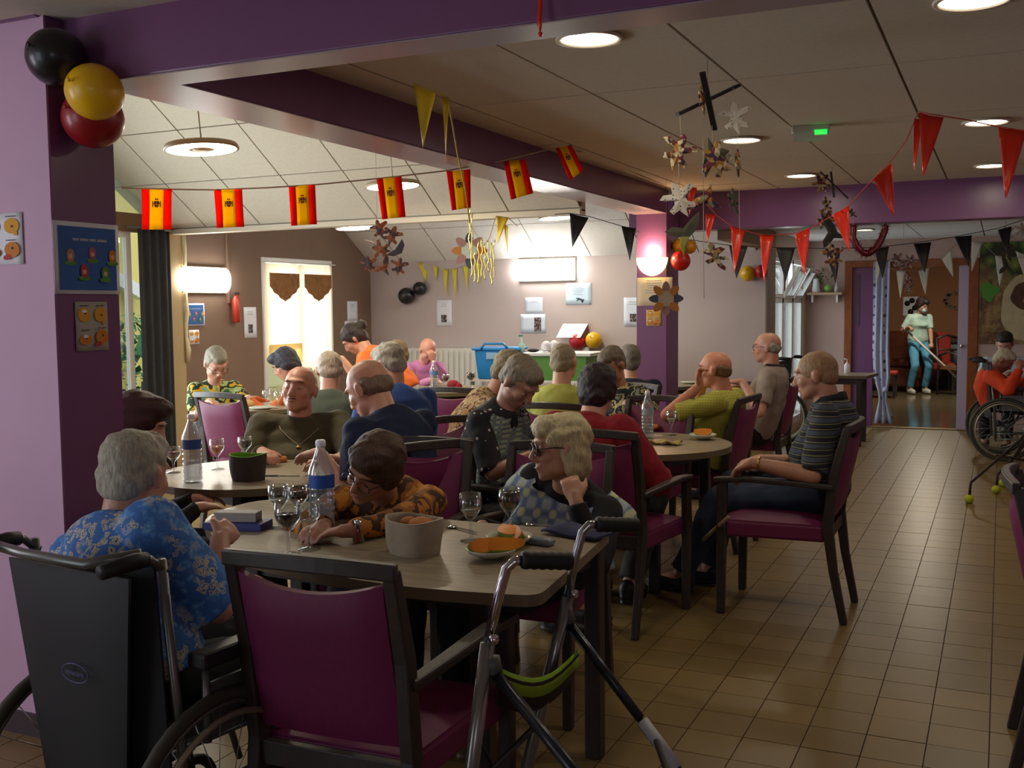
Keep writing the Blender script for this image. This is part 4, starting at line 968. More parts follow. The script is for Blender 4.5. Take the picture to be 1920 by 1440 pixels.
# ------------------------------------------------------------------ garlands
def cord(name, pts, r, m, root):
    O_ = Vector(root.location); return MB().tube([Vector(p)-O_ for p in pts], r, 5).build(name, m, root)
def flagtri(root, a, b, tip, m, name='pennant', bow=.012, thick=.0012):
    """triangular pennant hanging between a and b"""
    O_ = Vector(root.location); a, b, tip = Vector(a)-O_, Vector(b)-O_, Vector(tip)-O_; n = (b-a).cross(tip-a).normalized(); G = []
    for j in range(7):
        v = j/6; l_ = a.lerp(tip, v); r_ = b.lerp(tip, v); G.append([l_.lerp(r_, i/4)+n*bow*math.sin(math.pi*i/4+v*2)*(1-v*.5) for i in range(5)])
    return MB().grid(G).build(name, m, root, solid=thick)
def dw(px, Y, py=512): return Y/(RW[1][0]*(px-960)/FP-RW[1][1]*(py-720)/FP-RW[1][2])
def garland(name, label, pts, flags, m, sm, r=.003, cat='bunting'):
    P_ = [W3(*p) for p in pts]; t = thing(name, label, cat, P_[0])
    cord('cord', P_, r, sm, t)
    for fl_ in flags:
        x0, y0, x1, y1, tx, ty, d = fl_[:7]; dd = fl_[7] if len(fl_) > 7 else d
        flagtri(t, W3(x0, y0, d), W3(x1, y1, dd), W3(tx, ty, (d+dd)/2), m)
    return t
REDF = mat('red plastic pennant', 'd82c10', rough=.3, nscale=10, namt=.15); BLKF = mat('black pennant', '120f12', rough=.6); WHF = sheer('white pennant', 'f0f2ea', 0); YELF = mat('yellow pennant', 'c8a818', rough=.5); ORS = mat('red cord', 'a01808', rough=.6)
garland('red_bunting', 'string of shiny red pennants sagging across the right side', [(1920, 245, 4.6), (1872, 238, 4.8), (1815, 225, 4.9), (1770, 218, 4.9), (1722, 210, 5.0), (1700, 262, 5.3), (1672, 300, 5.6), (1638, 335, 5.8), (1592, 386, 6.3), (1562, 404, 6.5), (1519, 428, 6.8), (1488, 438, 6.9), (1450, 441, 7), (1424, 440, 7), (1396, 432, 7.1), (1372, 424, 7.1), (1342, 402, 7.2), (1300, 352, 7.2)],
        [(1872, 238, 1925, 245, 1886, 371, 4.7), (1724, 211, 1770, 220, 1731, 330, 4.95), (1714, 222, 1730, 222, 1714, 318, 5.05), (1637, 337, 1672, 305, 1676, 404, 5.7), (1561, 403, 1592, 385, 1592, 470, 6.4), (1490, 440, 1519, 427, 1508, 516, 6.8), (1425, 440, 1451, 441, 1432, 528, 7), (1370, 422, 1396, 433, 1377, 512, 7.1), (1322, 400, 1342, 402, 1326, 455, 7.2), (1288, 348, 1307, 352, 1293, 402, 7.2)], REDF, ORS)
garland('black_bunting', 'string of black pennants across the far doorway', [(1282, 448, 8.6), (1367, 460, 8.7), (1455, 464, 8.8), (1549, 466, 8.9), (1640, 464, 9), (1713, 456, 9), (1790, 444, 9), (1872, 428, 8.9), (1925, 410, 8.8)],
        [(1367, 460, 1402, 462, 1381, 522, 8.7), (1455, 464, 1491, 464, 1473, 527, 8.8), (1547, 467, 1576, 467, 1567, 531, 8.9), (1639, 466, 1667, 462, 1655, 522, 9), (1713, 457, 1746, 454, 1734, 511, 9), (1790, 444, 1822, 441, 1817, 500, 9), (1871, 431, 1897, 424, 1888, 474, 8.9)], BLKF, mat('black cord', '161216', rough=.6))
garland('white_bunting', 'string of white pennants in front of the lounge doorway', [(1600, 455, 10), (1632, 475, 10), (1663, 500, 10), (1682, 508, 10), (1722, 508, 10), (1742, 502, 10), (1767, 484, 10), (1790, 460, 10), (1822, 452, 10), (1842, 456, 10), (1867, 479, 10), (1890, 484, 10), (1925, 482, 10)],
        [(1641, 490, 1654, 488, 1643, 534, 10), (1681, 508, 1697, 509, 1688, 559, 10), (1722, 508, 1742, 502, 1735, 552, 10), (1766, 486, 1784, 468, 1787, 519, 10), (1823, 452, 1842, 456, 1822, 508, 10), (1866, 478, 1888, 484, 1874, 536, 10), (1904, 470, 1925, 478, 1922, 520, 10)], WHF, mat('white cord', 'b8b0a0', rough=.6))
garland('dark_bunting', 'pair of black pennants left of the column sconce', [(1040, 402, 7.4), (1068, 400, 7.4), (1105, 406, 7.5), (1166, 424, 7.8), (1200, 436, 8.2)], [(1068, 400, 1104, 408, 1073, 464, 7.4), (1165, 423, 1192, 428, 1181, 489, 7.8)], BLKF, mat('black cord'))
garland('yellow_bunting', 'pair of yellow pennants hanging from the near ceiling beside the long beam', [(775, 158, 4.2), (812, 170, 4.3), (838, 182, 4.5), (848, 232, 4.8), (858, 290, 5.2), (872, 352, 5.6), (881, 420, 5.8)], [(776, 158, 817, 176, 793, 277, 4.2), (829, 180, 842, 184, 836, 294, 4.5)], YELF, mat('yellow ribbon', 'b8a040', rough=.5), .004)
garland('yellow_bunting', 'string of small yellow pennants on the mauve wall', [(784, 492, dw(784, 10.83)), (805, 495, dw(805, 10.83)), (830, 504, dw(830, 10.83)), (850, 504, dw(850, 10.83)), (870, 498, dw(870, 10.83)), (893, 488, dw(893, 10.83))], [(784, 492, 804, 494, 798, 530, dw(784, 10.82)), (812, 497, 821, 499, 817, 528, dw(812, 10.82)), (831, 504, 840, 505, 835, 557, dw(831, 10.82)), (848, 504, 857, 503, 853, 560, dw(848, 10.82)), (869, 500, 878, 496, 875, 544, dw(869, 10.82)), (891, 492, 899, 490, 899, 536, dw(891, 10.82))], mat('bright yellow pennant', 'd8cc28', rough=.6), mat('white cord'))
garland('yellow_bunting', 'two yellow pennants with a looped string under the soffit', [(905, 462, 7.9), (918, 445, 7.9), (930, 405, 8), (953, 408, 8), (970, 424, 8.2)], [(931, 405, 953, 409, 932, 458, 8), (944, 418, 952, 424, 952, 478, 8.3)], YELF, mat('yellow ribbon'))
# gold tinsel strands
tn = thing('tinsel_strands', 'gold foil strands dangling above the mauve wall', 'tinsel', W3(905, 440, 7.9)); GOLD = mat('gold foil', 'd8c060', rough=.25, metal=.8)
for i, (x, y0, y1) in enumerate(((880, 385, 470), (884, 400, 520), (897, 450, 530), (903, 445, 520), (909, 455, 525), (915, 450, 510), (921, 455, 535), (926, 450, 522), (890, 470, 528))):
    p0, p1 = W3(x, y0, 7.9), W3(x, y1, 7.9); MB().grid([[rel_-Vector(tn.location)+Vector((dx+.006*math.sin(j*1.3+i), .006*math.cos(j*1.7), 0)) for dx in (-.005, .005)] for j, rel_ in enumerate([p0.lerp(p1, q_/12) for q_ in range(13)])]).build('strand', GOLD, tn, solid=.001)
# string of flags
FR, FY = sheer('flag red cloth', 'f03018', 0), sheer('flag yellow cloth', 'ffd81c', 0); CRE = mat('crest dark red', '7a2a14', rough=.7); CR2 = mat('crest brown', '5a3418', rough=.7)
fp = [(228, 352, 5.0), (265, 353, 5.15), (330, 355, 5.2), (401, 356, 5.3), (500, 352, 5.4), (595, 346, 5.5), (707, 335, 5.65), (838, 320, 5.8), (945, 301, 5.9), (1042, 277, 6.1), (1110, 289, 6.9), (1180, 320, 7.6), (1246, 349, 8.5)]
ft_ = thing('flag_garland', 'string of seven red and yellow flags with crests under the long beam', 'bunting', W3(*fp[0])); cord('string', [W3(*p) for p in fp], .004, mat('cream string', 'b0a080', rough=.7), ft_)
for (a, b, c_, e, d) in (((265, 353), (322, 354), (265, 430), (323, 431), 5.18), ((401, 355), (454, 355), (405, 427), (459, 426), 5.3), ((541, 348), (591, 346), (545, 423), (595, 421), 5.45), ((706, 335), (753, 331), (716, 411), (761, 407), 5.65), ((837, 321), (882, 317), (847, 394), (883, 390), 5.8), ((944, 302), (985, 298), (958, 374), (1000, 363), 5.9), ((1042, 278), (1071, 271), (1068, 338), (1095, 320), 6.1)):
    TL_, TR_, BL_, BR_ = [W3(*p, d)-Vector(ft_.location) for p in (a, b, c_, e)]; n = (TR_-TL_).cross(BL_-TL_).normalized()
    def S(u, v, o_=0): return TL_.lerp(TR_, u).lerp(BL_.lerp(BR_, u), v)+n*(.010*math.sin(u*3.1+v*2)+o_)
    mb = MB(); mb.grid([[S(u, v/6) for u in (0, .1, .25)] for v in range(7)], 0); mb.grid([[S(u, v/6) for u in (.25, .4, .6, .72)] for v in range(7)], 1); mb.grid([[S(u, v/6) for u in (.72, .85, 1)] for v in range(7)], 0)
    f_ = mb.build('flag', [FR, FY], ft_, solid=.001)
    for sgn in (-.0022, .0022):
        mb = MB(); q_ = lambda pts, mi: mb.add([S(u, v, sgn) for u, v in pts], [tuple(range(len(pts)))], mi)
        q_([(.40, .30), (.48, .30), (.48, .38), (.40, .38)], 0); q_([(.49, .30), (.57, .30), (.57, .38), (.49, .38)], 1); q_([(.40, .39), (.48, .39), (.485, .46), (.43, .44)], 1); q_([(.49, .39), (.57, .39), (.54, .44), (.49, .46)], 0)
        q_([(.42, .27), (.44, .23), (.485, .25), (.53, .23), (.55, .27)], 0); q_([(.34, .30), (.37, .30), (.37, .45), (.34, .45)], 1); q_([(.60, .30), (.63, .30), (.63, .45), (.60, .45)], 1); q_([(.36, .36), (.40, .34), (.40, .37), (.36, .39)], 0); q_([(.57, .34), (.62, .36), (.62, .39), (.57, .37)], 0)
        mb.build('crest', [CRE, CR2], f_)

# ------------------------------------------------------------------ cut-paper mobiles
BIRD = [(0, .5), (.10, .42), (.12, .25), (.42, .30), (.5, .18), (.30, .08), (.16, .02), (.18, -.12), (.34, -.22), (.30, -.34), (.10, -.26), (.05, -.30), (.02, -.5), (-.08, -.34), (-.12, -.24), (-.32, -.28), (-.38, -.16), (-.18, -.06), (-.14, .06), (-.34, .12), (-.5, .22), (-.36, .30), (-.12, .22), (-.08, .40)]
WING = [(-.5, .05), (-.3, .16), (0, .10), (.2, .30), (.45, .5), (.42, .2), (.28, -.02), (.12, -.16), (.02, -.5), (-.10, -.14), (-.34, -.06)]
GECKO = [(0, .5), (.08, .40), (.05, .28), (.20, .30), (.30, .20), (.12, .16), (.08, 0), (.24, -.04), (.30, -.16), (.08, -.12), (.06, -.3), (.16, -.42), (.12, -.5), (.0, -.36), (-.04, -.14), (-.22, -.18), (-.26, -.06), (-.08, 0), (-.10, .16), (-.26, .22), (-.22, .32), (-.05, .28), (-.08, .40)]
MOS1 = pattern('mosaic print red cream', 'mosaic', ['6a2434', 'c8b890', '3c2440', 'a87838', '88805c', '5a3428'], 60, bump=0)
MOS2 = pattern('black and white dot print', 'dots', ['c0b8a8', '2a2620'], 70, bump=0); GRY = mat('grey green card', '4c4a3a', rough=.8); RUST = pattern('rust leaf print', 'swirl', ['7c4028', '8a5438', '4c3c40', '9a6a48'], 12, bump=0); PNK = pattern('pink white print', 'mosaic', ['b89a94', 'd0c8c0', '8a5a58', '6c6c68'], 60, bump=0)
def figure(root, px, py, d, size, shape, m, rot=0, yaw=0, sx=1, name='paper_figure'):
    O_ = Vector(root.location); c = W3(px, py, d)-O_; h = size*d/FP; a = R(rot); Y = R(yaw)+R(24.9); mb = MB()
    rr = Vector((math.cos(Y), math.sin(Y), 0)); uu = Vector((0, 0, 1)); n = rr.cross(uu)
    pts = [c+(rr*((x*math.cos(a)-z*math.sin(a))*sx)+uu*(x*math.sin(a)+z*math.cos(a)))*h for x, z in shape]
    k = len(pts); T_ = .0022; V = [p-n*T_ for p in pts]+[p+n*T_ for p in pts]+[c-n*(T_+.008), c+n*(T_+.008)]
    mb.add(V, [(2*k, (i+1) % k, i) for i in range(k)]+[(2*k+1, k+i, k+(i+1) % k) for i in range(k)]+[(i, (i+1) % k, k+(i+1) % k, k+i) for i in range(k)])
    return mb.build(name, m, root)
def up_(p): q_ = p+Vector(t.location); return Vector((p.x, p.y, ceil_z(q_)-t.location.z))
BKB = mat('black painted bar', '16121a', rough=.5)
d = 4.2; t = thing('paper_mobile', 'large mobile of patterned paper creatures under a black cross, right ceiling', 'mobile', W3(1325, 190, d))
def rp(px, py, dd=d): return W3(px, py, dd)-Vector(t.location)
MB().beam(rp(1270, 215, d-.1), rp(1385, 160, d+.1), .022, .012).build('bar', BKB, t); MB().beam(rp(1317, 136, d-.1), rp(1340, 243, d+.1), .022, .012).build('bar', BKB, t)
TH = mat('pale thread', 'a89878', rough=.7)
for x, y0, y1 in ((1275, 215, 260), (1318, 205, 560), (1375, 165, 205), (1335, 235, 285), (1272, 300, 350), (1383, 250, 300), (1385, 300, 450)): MB().tube([rp(x, y0), rp(x+2, y1)], .0012, 4).build('thread', TH, t)
MB().tube([rp(1326, 190), up_(rp(1326, 190))], .0015, 4).build('hanging_thread', TH, t)
for f_ in ((1316, 188, 4.10, 58, GECKO, MOS1, 15, 60), (1380, 222, 4.17, 62, BIRD, MOS2, 10, 0), (1271, 285, 4.10, 72, BIRD, MOS1, -20, 10), (1338, 290, 4.17, 70, WING, GRY, 200, 20), (1345, 302, 4.13, 72, BIRD, MOS1, 60, 20), (1383, 305, 4.17, 52, GECKO, MOS1, 0, 60), (1275, 375, 4.25, 70, BIRD, MOS2, 25, 0), (1325, 375, 4.32, 62, WING, MOS1, 160, 10), (1376, 378, 4.40, 52, GECKO, GRY, 10, 30), (1282, 435, 4.47, 72, WING, GRY, 5, 0), (1283, 462, 4.43, 36, [(-.2, .5), (.25, .5), (.2, .1), (-.02, -.5), (-.22, .1)], mat('olive card', '8a8438', rough=.8), 0, 0), (1341, 482, 4.54, 56, GECKO, MOS1, 15, 10, 1.5)): figure(t, *f_)
d = 7.5; t = thing('paper_mobile', 'small dark mobile of paper creatures before the far purple beam', 'mobile', W3(1552, 345, d))
MB().beam(rp(1538, 322, d), rp(1590, 372, d), .014, .01).build('bar', BKB, t); MB().beam(rp(1558, 322, d), rp(1564, 370, d), .014, .01).build('bar', BKB, t); MB().tube([rp(1560, 345, d), up_(rp(1560, 345, d))], .0015, 4).build('hanging_thread', TH, t)
MB().tube([rp(1550, 360, d), rp(1555, 500, d)], .0015, 4).build('thread', TH, t)
for f_ in ((1541, 345, d, 38, BIRD, MOS1, 30, 0), (1550, 388, d, 40, GECKO, MOS1, 10, 20), (1548, 412, d, 42, BIRD, MOS1, -30, 0), (1558, 438, d, 60, WING, mat('dark slate card', '34342c', rough=.8), 70, 0), (1562, 480, d, 48, BIRD, MOS1, 10, 0), (1597, 400, d, 24, GECKO, GRY, 40, 0)): figure(t, *f_)
d = 7.4; t = thing('paper_mobile', 'mobile of rust coloured paper birds under the soffit at left', 'mobile', W3(705, 425, d))
MB().tube([rp(707, 418, d), rp(712, 510, d)], .0015, 4).build('thread', TH, t); MB().tube([rp(684, 450, d), rp(700, 455, d), rp(708, 466, d)], .004, 5).build('wire', mat('rust wire', '6a4434', rough=.6), t)
MB().tube([rp(707, 422, d), up_(rp(707, 422, d))], .0015, 4).build('hanging_thread', TH, t)
for f_ in ((712, 430, d, 38, BIRD, RUST, 20, 0), (735, 442, d, 40, BIRD, RUST, -20, 0), (715, 468, d, 38, BIRD, RUST, 80, 0), (742, 467, d, 38, [(-.5, -.3), (-.1, -.12), (.2, .1), (.32, .5), (.44, .2), (.3, -.2), (-.1, -.35)], mat('slate card', '4a4550', rough=.8), 0, 0), (692, 496, d, 34, BIRD, RUST, 10, 0), (718, 500, d, 42, WING, RUST, 30, 0), (748, 500, d, 36, BIRD, RUST, -10, 0)): figure(t, *f_)
def wreath(label, px, py, d, r0, cm, cols, hang=None):
    t = thing('paper_flower', label, 'paper flower', W3(px, py, d)); O_ = Vector(t.location); k = r0*d/FP; Y = R(24.9); rr = Vector((math.cos(Y), math.sin(Y), 0)); uu = Vector((0, 0, 1)); n = rr.cross(uu)
    P_ = [(rr*math.cos(a)+uu*math.sin(a))*k*.5 for a in [2*math.pi*(i+.5)/8 for i in range(8)]]; MB().poly(P_, n, .003).build('octagon', cm, t)
    for i in range(8):
        a = 2*math.pi*i/8; c = (rr*math.cos(a)+uu*math.sin(a))*k*.72+n*(.004 if i % 2 else -.003); ax = rr*math.cos(a)+uu*math.sin(a); bx = n.cross(ax)
        MB().poly([c+ax*.34*k*math.cos(b)+bx*.24*k*math.sin(b)*(1-.3*math.cos(b)) for b in [2*math.pi*j/12 for j in range(12)]], n, .002).build('petal', cols[i % len(cols)], t)
    MB().tube([uu*k*.5, Vector((0, 0, ceil_z(O_)-O_.z))], .0012, 4).build('thread', TH, t)
S1, S2, S3 = mat('slate blue card', '3c4256', rough=.8), mat('ochre card', '9a6428', rough=.8), mat('dusty rose card', '8a6864', rough=.8)
wreath('paper flower wreath hanging before the white sloping ceiling', 880, 470, 8.6, 32, mat('pale green grey card', 'a8b0a8', rough=.8), [S2, S3, S1, S3])
wreath('paper flower hanging against the sheets on the column', 1249, 560, 8.2, 31, mat('tan card', '9a8a70', rough=.8), [S1, S2, S3, S2])
d = 10.2; t = thing('paper_mobile', 'pinkish paper mobile hanging before the lounge doorway', 'mobile', W3(1694, 478, d))
MB().tube([rp(1694, 466, d), rp(1698, 545, d)], .0015, 4).build('thread', TH, t); MB().tube([rp(1694, 468, d), up_(rp(1694, 468, d))], .0015, 4).build('hanging_thread', TH, t)
for f_ in ((1683, 488, d, 30, BIRD, PNK, 30, 0), (1705, 490, d, 30, BIRD, PNK, -30, 0), (1690, 505, d, 28, GECKO, PNK, 0, 0), (1702, 525, d, 30, WING, PNK, 60, 0), (1703, 541, d, 22, BIRD, PNK, 10, 0)): figure(t, *f_)
d = 9.6; t = thing('paper_mobile', 'grey brown paper mobile hanging before the mural', 'mobile', W3(1886, 435, d)); MB().tube([rp(1886, 425, d), rp(1888, 510, d)], .0015, 4).build('thread', TH, t)
MB().tube([rp(1886, 430, d), up_(rp(1886, 430, d))], .0015, 4).build('hanging_thread', TH, t)
for f_ in ((1888, 440, d, 34, BIRD, MOS2, 20, 0), (1890, 470, d, 40, GECKO, GRY, 0, 0), (1884, 500, d, 34, WING, GRY, 60, 0), (1915, 432, d, 30, BIRD, MOS2, 0, 0)): figure(t, *f_)
# tinsel heart
t = thing('tinsel_heart', 'dark red tinsel heart hanging below the far purple beam', 'decoration', W3(1627, 430, 8.6)); O_ = Vector(t.location); HP = [(1600, 424), (1599, 445), (1606, 462), (1618, 474), (1628, 476), (1642, 466), (1652, 450), (1660, 430), (1658, 422)]
mb = MB(); path = []
for i in range(len(HP)-1):
    for q_ in range(6): path.append(W3(HP[i][0]+(HP[i+1][0]-HP[i][0])*q_/6, HP[i][1]+(HP[i+1][1]-HP[i][1])*q_/6, 8.6)-O_)
for p in path:
    for q_ in range(9):
        v = Vector((random.gauss(0, 1), random.gauss(0, 1), random.gauss(0, 1))).normalized(); w_ = v.cross(Vector((.3, .5, .8))).normalized()*.006; mb.add([p-w_, p+w_, p+v*random.uniform(.04, .07)], [(0, 1, 2)])
mb.build('tinsel', mat('dark red foil', '5a0c1a', rough=.35, metal=.3), t); MB().tube(path, .026, 8).build('core', mat('dark red foil'), t)
MB().tube([path[0], path[0]+Vector((0, 0, .05))], .002, 4).tube([path[-1], path[-1]+Vector((0, 0, .05))], .002, 4).build('hanging_thread', TH, t)['kind'] = 'stuff'
# red streamer over the front beam
a, b = aty(1011, -10, 2.60), aty(1013, 60, 2.60); t = thing('red_streamer', 'red foil streamer hanging over the front purple beam', 'streamer', b)
MB().grid([[(a-b)*(j/6)+Vector((dx*(1 if j else .3), -.004*math.sin(j), 0)) for dx in (-.006, .006)] for j in range(7)]).build('strip', REDF, t, solid=.002)
MB().ball((0, 0, -.006), .007, 8).build('pin', REDF, t)
# emergency light
c = atz(1520, 236, ZC); t = thing('emergency_light', 'white emergency exit light with a green lamp on the ceiling', 'ceiling light', c, R(10))
MB().box(-.10, .10, -.04, .04, -.035, 0).build('housing', mat('off white plastic', 'b8b4a4', rough=.4), t, bevel=.006)
pr_ = [[Vector((x, .05*math.cos(a), -.035-.05*math.sin(a))) for a in [math.pi*i/8 for i in range(9)]] for x in (-.09, .07)]
MB().grid(pr_).add(pr_[0], [tuple(range(9))]).add(pr_[1], [tuple(range(9))]).build('clear_cover', mat('frosted cover', 'c8d0c8', rough=.15, alpha=.6), t)
MB().box(.02, .085, -.043, -.037, -.055, -.03).build('green_lamp', mat('green lamp', '18c838', emit=3, ecolor='10d840'), t)

# ------------------------------------------------------------------ curtains and window dressing
def drape(y0, y1, z0f, z1, x, m, name, label, wav=.02, k=9, holder=None):
    N = int(40*(y1-y0)/.6)+8; G = []
    for j in range(10):
        v = j/9; row = []
        for i in range(N+1):
            u = i/N; y = y0+(y1-y0)*u; zb = z0f(u); z = z1+(zb-z1)*v; row.append(Vector((x+wav*math.sin(k*u*6.28)*(.5+.5*v), y, z)))
        G.append(row)
    return MB().grid(G).build(name, m, holder, solid=.0015)
yc = (wy0+wy1)/2; cur = thing('window_curtains', 'sheer cream curtains with brown scalloped tops in the brown wall window', 'curtain', (0, 0, 0)); SHR = sheer('sheer cream voile', 'fdf2e2', .30)
for (a, b) in ((wy0+.03, yc-.01), (yc+.01, wy1-.03)):
    drape(a, b, lambda u, a=a: (1.02 if a < yc else .80)+.05*abs(math.sin(u*9.4)), wz1-.06, XL+.035, SHR, 'voile', '', .012, 5, cur)
    drape(a+.04, b-.03, lambda u: wz1-.30-.16*(1-abs(2*u-1))**.8, wz1-.16, XL+.052, mat('brown embroidered cloth', '8c6238', rough=.9, nscale=20, namt=.2), 'scallop', '', .008, 5, cur)
drape(wy0+.03, yc-.02, lambda u: .92, 1.12, XL+.055, sheer('ochre voile', 'e8d090', .2), 'hem_band', '', .008, 4, cur)
MB().tube([(XL+.04, wy0-.03, wz1-.045), (XL+.04, wy1+.03, wz1-.045)], .009, 8).build('curtain_rod', WHT, cur)
t = thing('dark_curtain', 'tall dark grey curtain gathered beside the glazed door at left', 'curtain', (0, 0, 0))
drape(7.02, 7.41, lambda u: .02, 2.20, XL+.07, cloth('charcoal curtain', '33363a'), 'fabric', '', .03, 4, t)
MB().tube([(XL+.07, 6.9, 2.21), (XL+.07, 7.45, 2.21)], .012).build('curtain_rail', GRT, t)
t = thing('torn_paper', 'pale crumpled paper strip stuck on the beige post', 'paper', (XL+.04, 7.60, 1.62)); MB().grid([[Vector((.004+.01*math.sin(j*1.7), .10*i*(.5+.12*math.sin(j*2.1)), -.62+.118*j)) for i in (0, 1)] for j in range(11)]).build('sheet', mat('cream paper', 'c8bc94', rough=.8), t, solid=.002)
# extinguisher and pipe on the brown wall
c = atx(434, 578, XL); t = thing('fire_extinguisher', 'small red extinguisher on the brown wall under a thin pipe', 'extinguisher', (XL+.06, c.y, c.z-.14))
MB().lathe([(0, 0), (.035, .0), (.04, .01), (.04, .22), (.02, .26), (.015, .28), (0, .28)], 20).build('cylinder', mat('extinguisher red', 'a03020', rough=.35), t); MB().box(-.012, .012, -.03, .04, .27, .295).build('valve', BLK, t)
struct(MB().box(XL, XL+.02, c.y-.06, c.y-.04, c.z+.05, 2.6).build('trim_7', WL))
# lounge doorway curtain
a, b = aty(1637, 500, 13.22), aty(1664, 500, 13.22); t = thing('net_curtain', 'white net curtain with dark spots knotted at the lounge doorway', 'curtain', (a.x, 13.22, 0)); G = []
NETM = pattern('spotted net', 'dots', ['b4b8d0', '5a5a70'], 9, bump=0)
for j in range(22):
    v = j/21; z = 1.98-1.93*v; cx = .10+.09*max(0, v-.55)*1.2; hw = .095 if v < .72 else (.095-(v-.72)*.5 if v < .84 else .04+(v-.84)*.5)
    G.append([Vector((cx+hw*(2*i/12-1), .03*math.sin(i*1.5+v*2), z)) for i in range(13)])
MB().grid(G).build('fabric', NETM, t, solid=.003)
MB().ball((.16, -.01, .46), .035, 12).build('knot', NETM, t)

# ------------------------------------------------------------------ shelf by the aisle window
a, b = aty(1517, 549, YD), aty(1582, 549, YD); t = thing('wall_shelf', 'pale wooden shelf on the wall left of the doorway', 'shelf', ((a.x+b.x)/2, YD-.08, a.z)); w_ = (b.x-a.x)/2; sz_ = a.z
MB().box(-w_, w_, -.09, .08, -.03, 0).build('board', mat('pale wood board', 'b89a78', rough=.5), t, bevel=.004); MB().box(-w_+.05, -w_+.07, -.06, .08, -.12, -.03).build('bracket', WHT, t); MB().box(w_-.07, w_-.05, -.06, .08, -.12, -.03).build('bracket', WHT, t)
c = aty(1530, 548, YD-.08); t = thing('vase', 'white vase with green leaves and pink blooms on the wall shelf', 'vase', (c.x, YD-.08, sz_)); MB().lathe([(.045, 0), (.05, .02), (.035, .14), (.028, .17), (0, .17)], 20).build('vase_body', WHP, t)
mb = MB()
for i in range(60):
    v = Vector((random.gauss(0, .06), random.gauss(0, .04), .2+random.gauss(0, .055))); e = Vector((random.gauss(0, 1), random.gauss(0, 1), random.gauss(0, 1))).normalized()*.03; f_ = e.cross(Vector((0, .3, 1))).normalized()*.012; mb.add([v-e, v+f_, v+e, v-f_], [(0, 1, 2, 3)])
mb.build('leaves', mat('vase foliage', '3a6a34', rough=.6), t)['kind'] = 'stuff'; MB().ball((.0, -.04, .22), .018, 8).ball((.03, -.03, .26), .014, 8).build('blooms', mat('pink bloom', 'b05068', rough=.6), t)['kind'] = 'stuff'
c = aty(1553, 540, YD-.08); t = thing('green_ball', 'light green ball on the wall shelf', 'ball', (c.x, YD-.08, sz_+.05)); MB().ball((0, 0, 0), .05, 16).build('ball_body', mat('light green', '8ab860', rough=.4), t)
c = aty(1568, 540, YD-.08); t = thing('small_bottle', 'small white bottle at the right end of the wall shelf', 'bottle', (c.x, YD-.08, sz_)); MB().lathe([(.022, 0), (.024, .05), (.008, .09), (.007, .16), (0, .16)], 14).build('bottle_body', WHP, t)
# mural
a, b = aty(1838, 455, YD-.01), aty(1838, 645, YD-.01); t = thing('mural_print', 'large photo print of leaves and brown mushrooms on the right wall', 'mural', (a.x, YD-.01, b.z)); H_ = a.z-b.z; W_ = 1.9
def mural_mat():
    m_ = NT('mural picture'); co = m_.coord(); n1 = m_.noise(co, 3.2, 6, .7); v = m_.n('ShaderNodeTexVoronoi'); v.inputs['Scale'].default_value = 9; m_.l(co, v.inputs['Vector']); sp_ = m_.n('ShaderNodeSeparateXYZ'); m_.l(co, sp_.inputs[0])
    green = m_.ramp(v.outputs['Distance'], [(0, hx('8a9a30')), (.35, hx('4c6420')), (.7, hx('1c2812'))]); brown = m_.ramp(n1.outputs[0], [(.35, hx('2a1c12')), (.48, hx('6c4c2c')), (.6, hx('a08450')), (.7, hx('4a3420'))])
    ad = m_.n('ShaderNodeMath', operation='MULTIPLY_ADD'); m_.l(n1.outputs[0], ad.inputs[0]); ad.inputs[1].default_value = 1.6; m_.l(sp_.outputs['Z'], ad.inputs[2])
    f_ = m_.ramp(ad.outputs[0], [(1.55-.0, (0, 0, 0)), (1.0, (1, 1, 1))]); 
    r_ = m_.n('ShaderNodeMapRange'); r_.inputs[1].default_value = 1.55; r_.inputs[2].default_value = 1.8; m_.l(ad.outputs[0], r_.inputs[0])
    mx = m_.n('ShaderNodeMix', data_type='RGBA'); m_.l(r_.outputs[0], mx.inputs[0]); m_.l(brown, mx.inputs[6]); m_.l(green, mx.inputs[7]); m_.base(mx.outputs[2]); m_.b.inputs['Roughness'].default_value = .5; return m_.m
MB().box(0, W_, -.006, .006, 0, H_).build('print_panel', mural_mat(), t)
MC = mat('mushroom cream print', 'b8a880', rough=.6, nscale=9, namt=.15); MBR = mat('mushroom brown print', '4c2c1c', rough=.6, nscale=12, namt=.3); MTN = mat('mushroom tan print', '9a7050', rough=.6)
def blob(x, z, rx, rz, m_, k, amp=.1): 
    MB().add([(x, -.007-k*.0006, z)]+[(x+rx*(1+amp*math.sin(3*a_+k))*math.cos(a_), -.007-k*.0006, z+rz*(1+amp*math.sin(4*a_+k))*math.sin(a_)) for a_ in [2*math.pi*i/28 for i in range(28)]], [(0, 1+i, 1+(i+1) % 28) for i in range(28)]).build('mushroom_print', m_, t)
blob(.62, .25, .36, .24, MC, 1); blob(.42, .42, .20, .34, MC, 2); blob(.50, .56, .17, .16, MBR, 3); blob(.52, .50, .06, .06, MTN, 4); blob(.80, .62, .14, .12, MBR, 5); blob(1.1, .4, .3, .2, MC, 6); blob(.10, .60, .10, .10, GRP, 7, .25); blob(1.3, .75, .2, .2, MBR, 8)
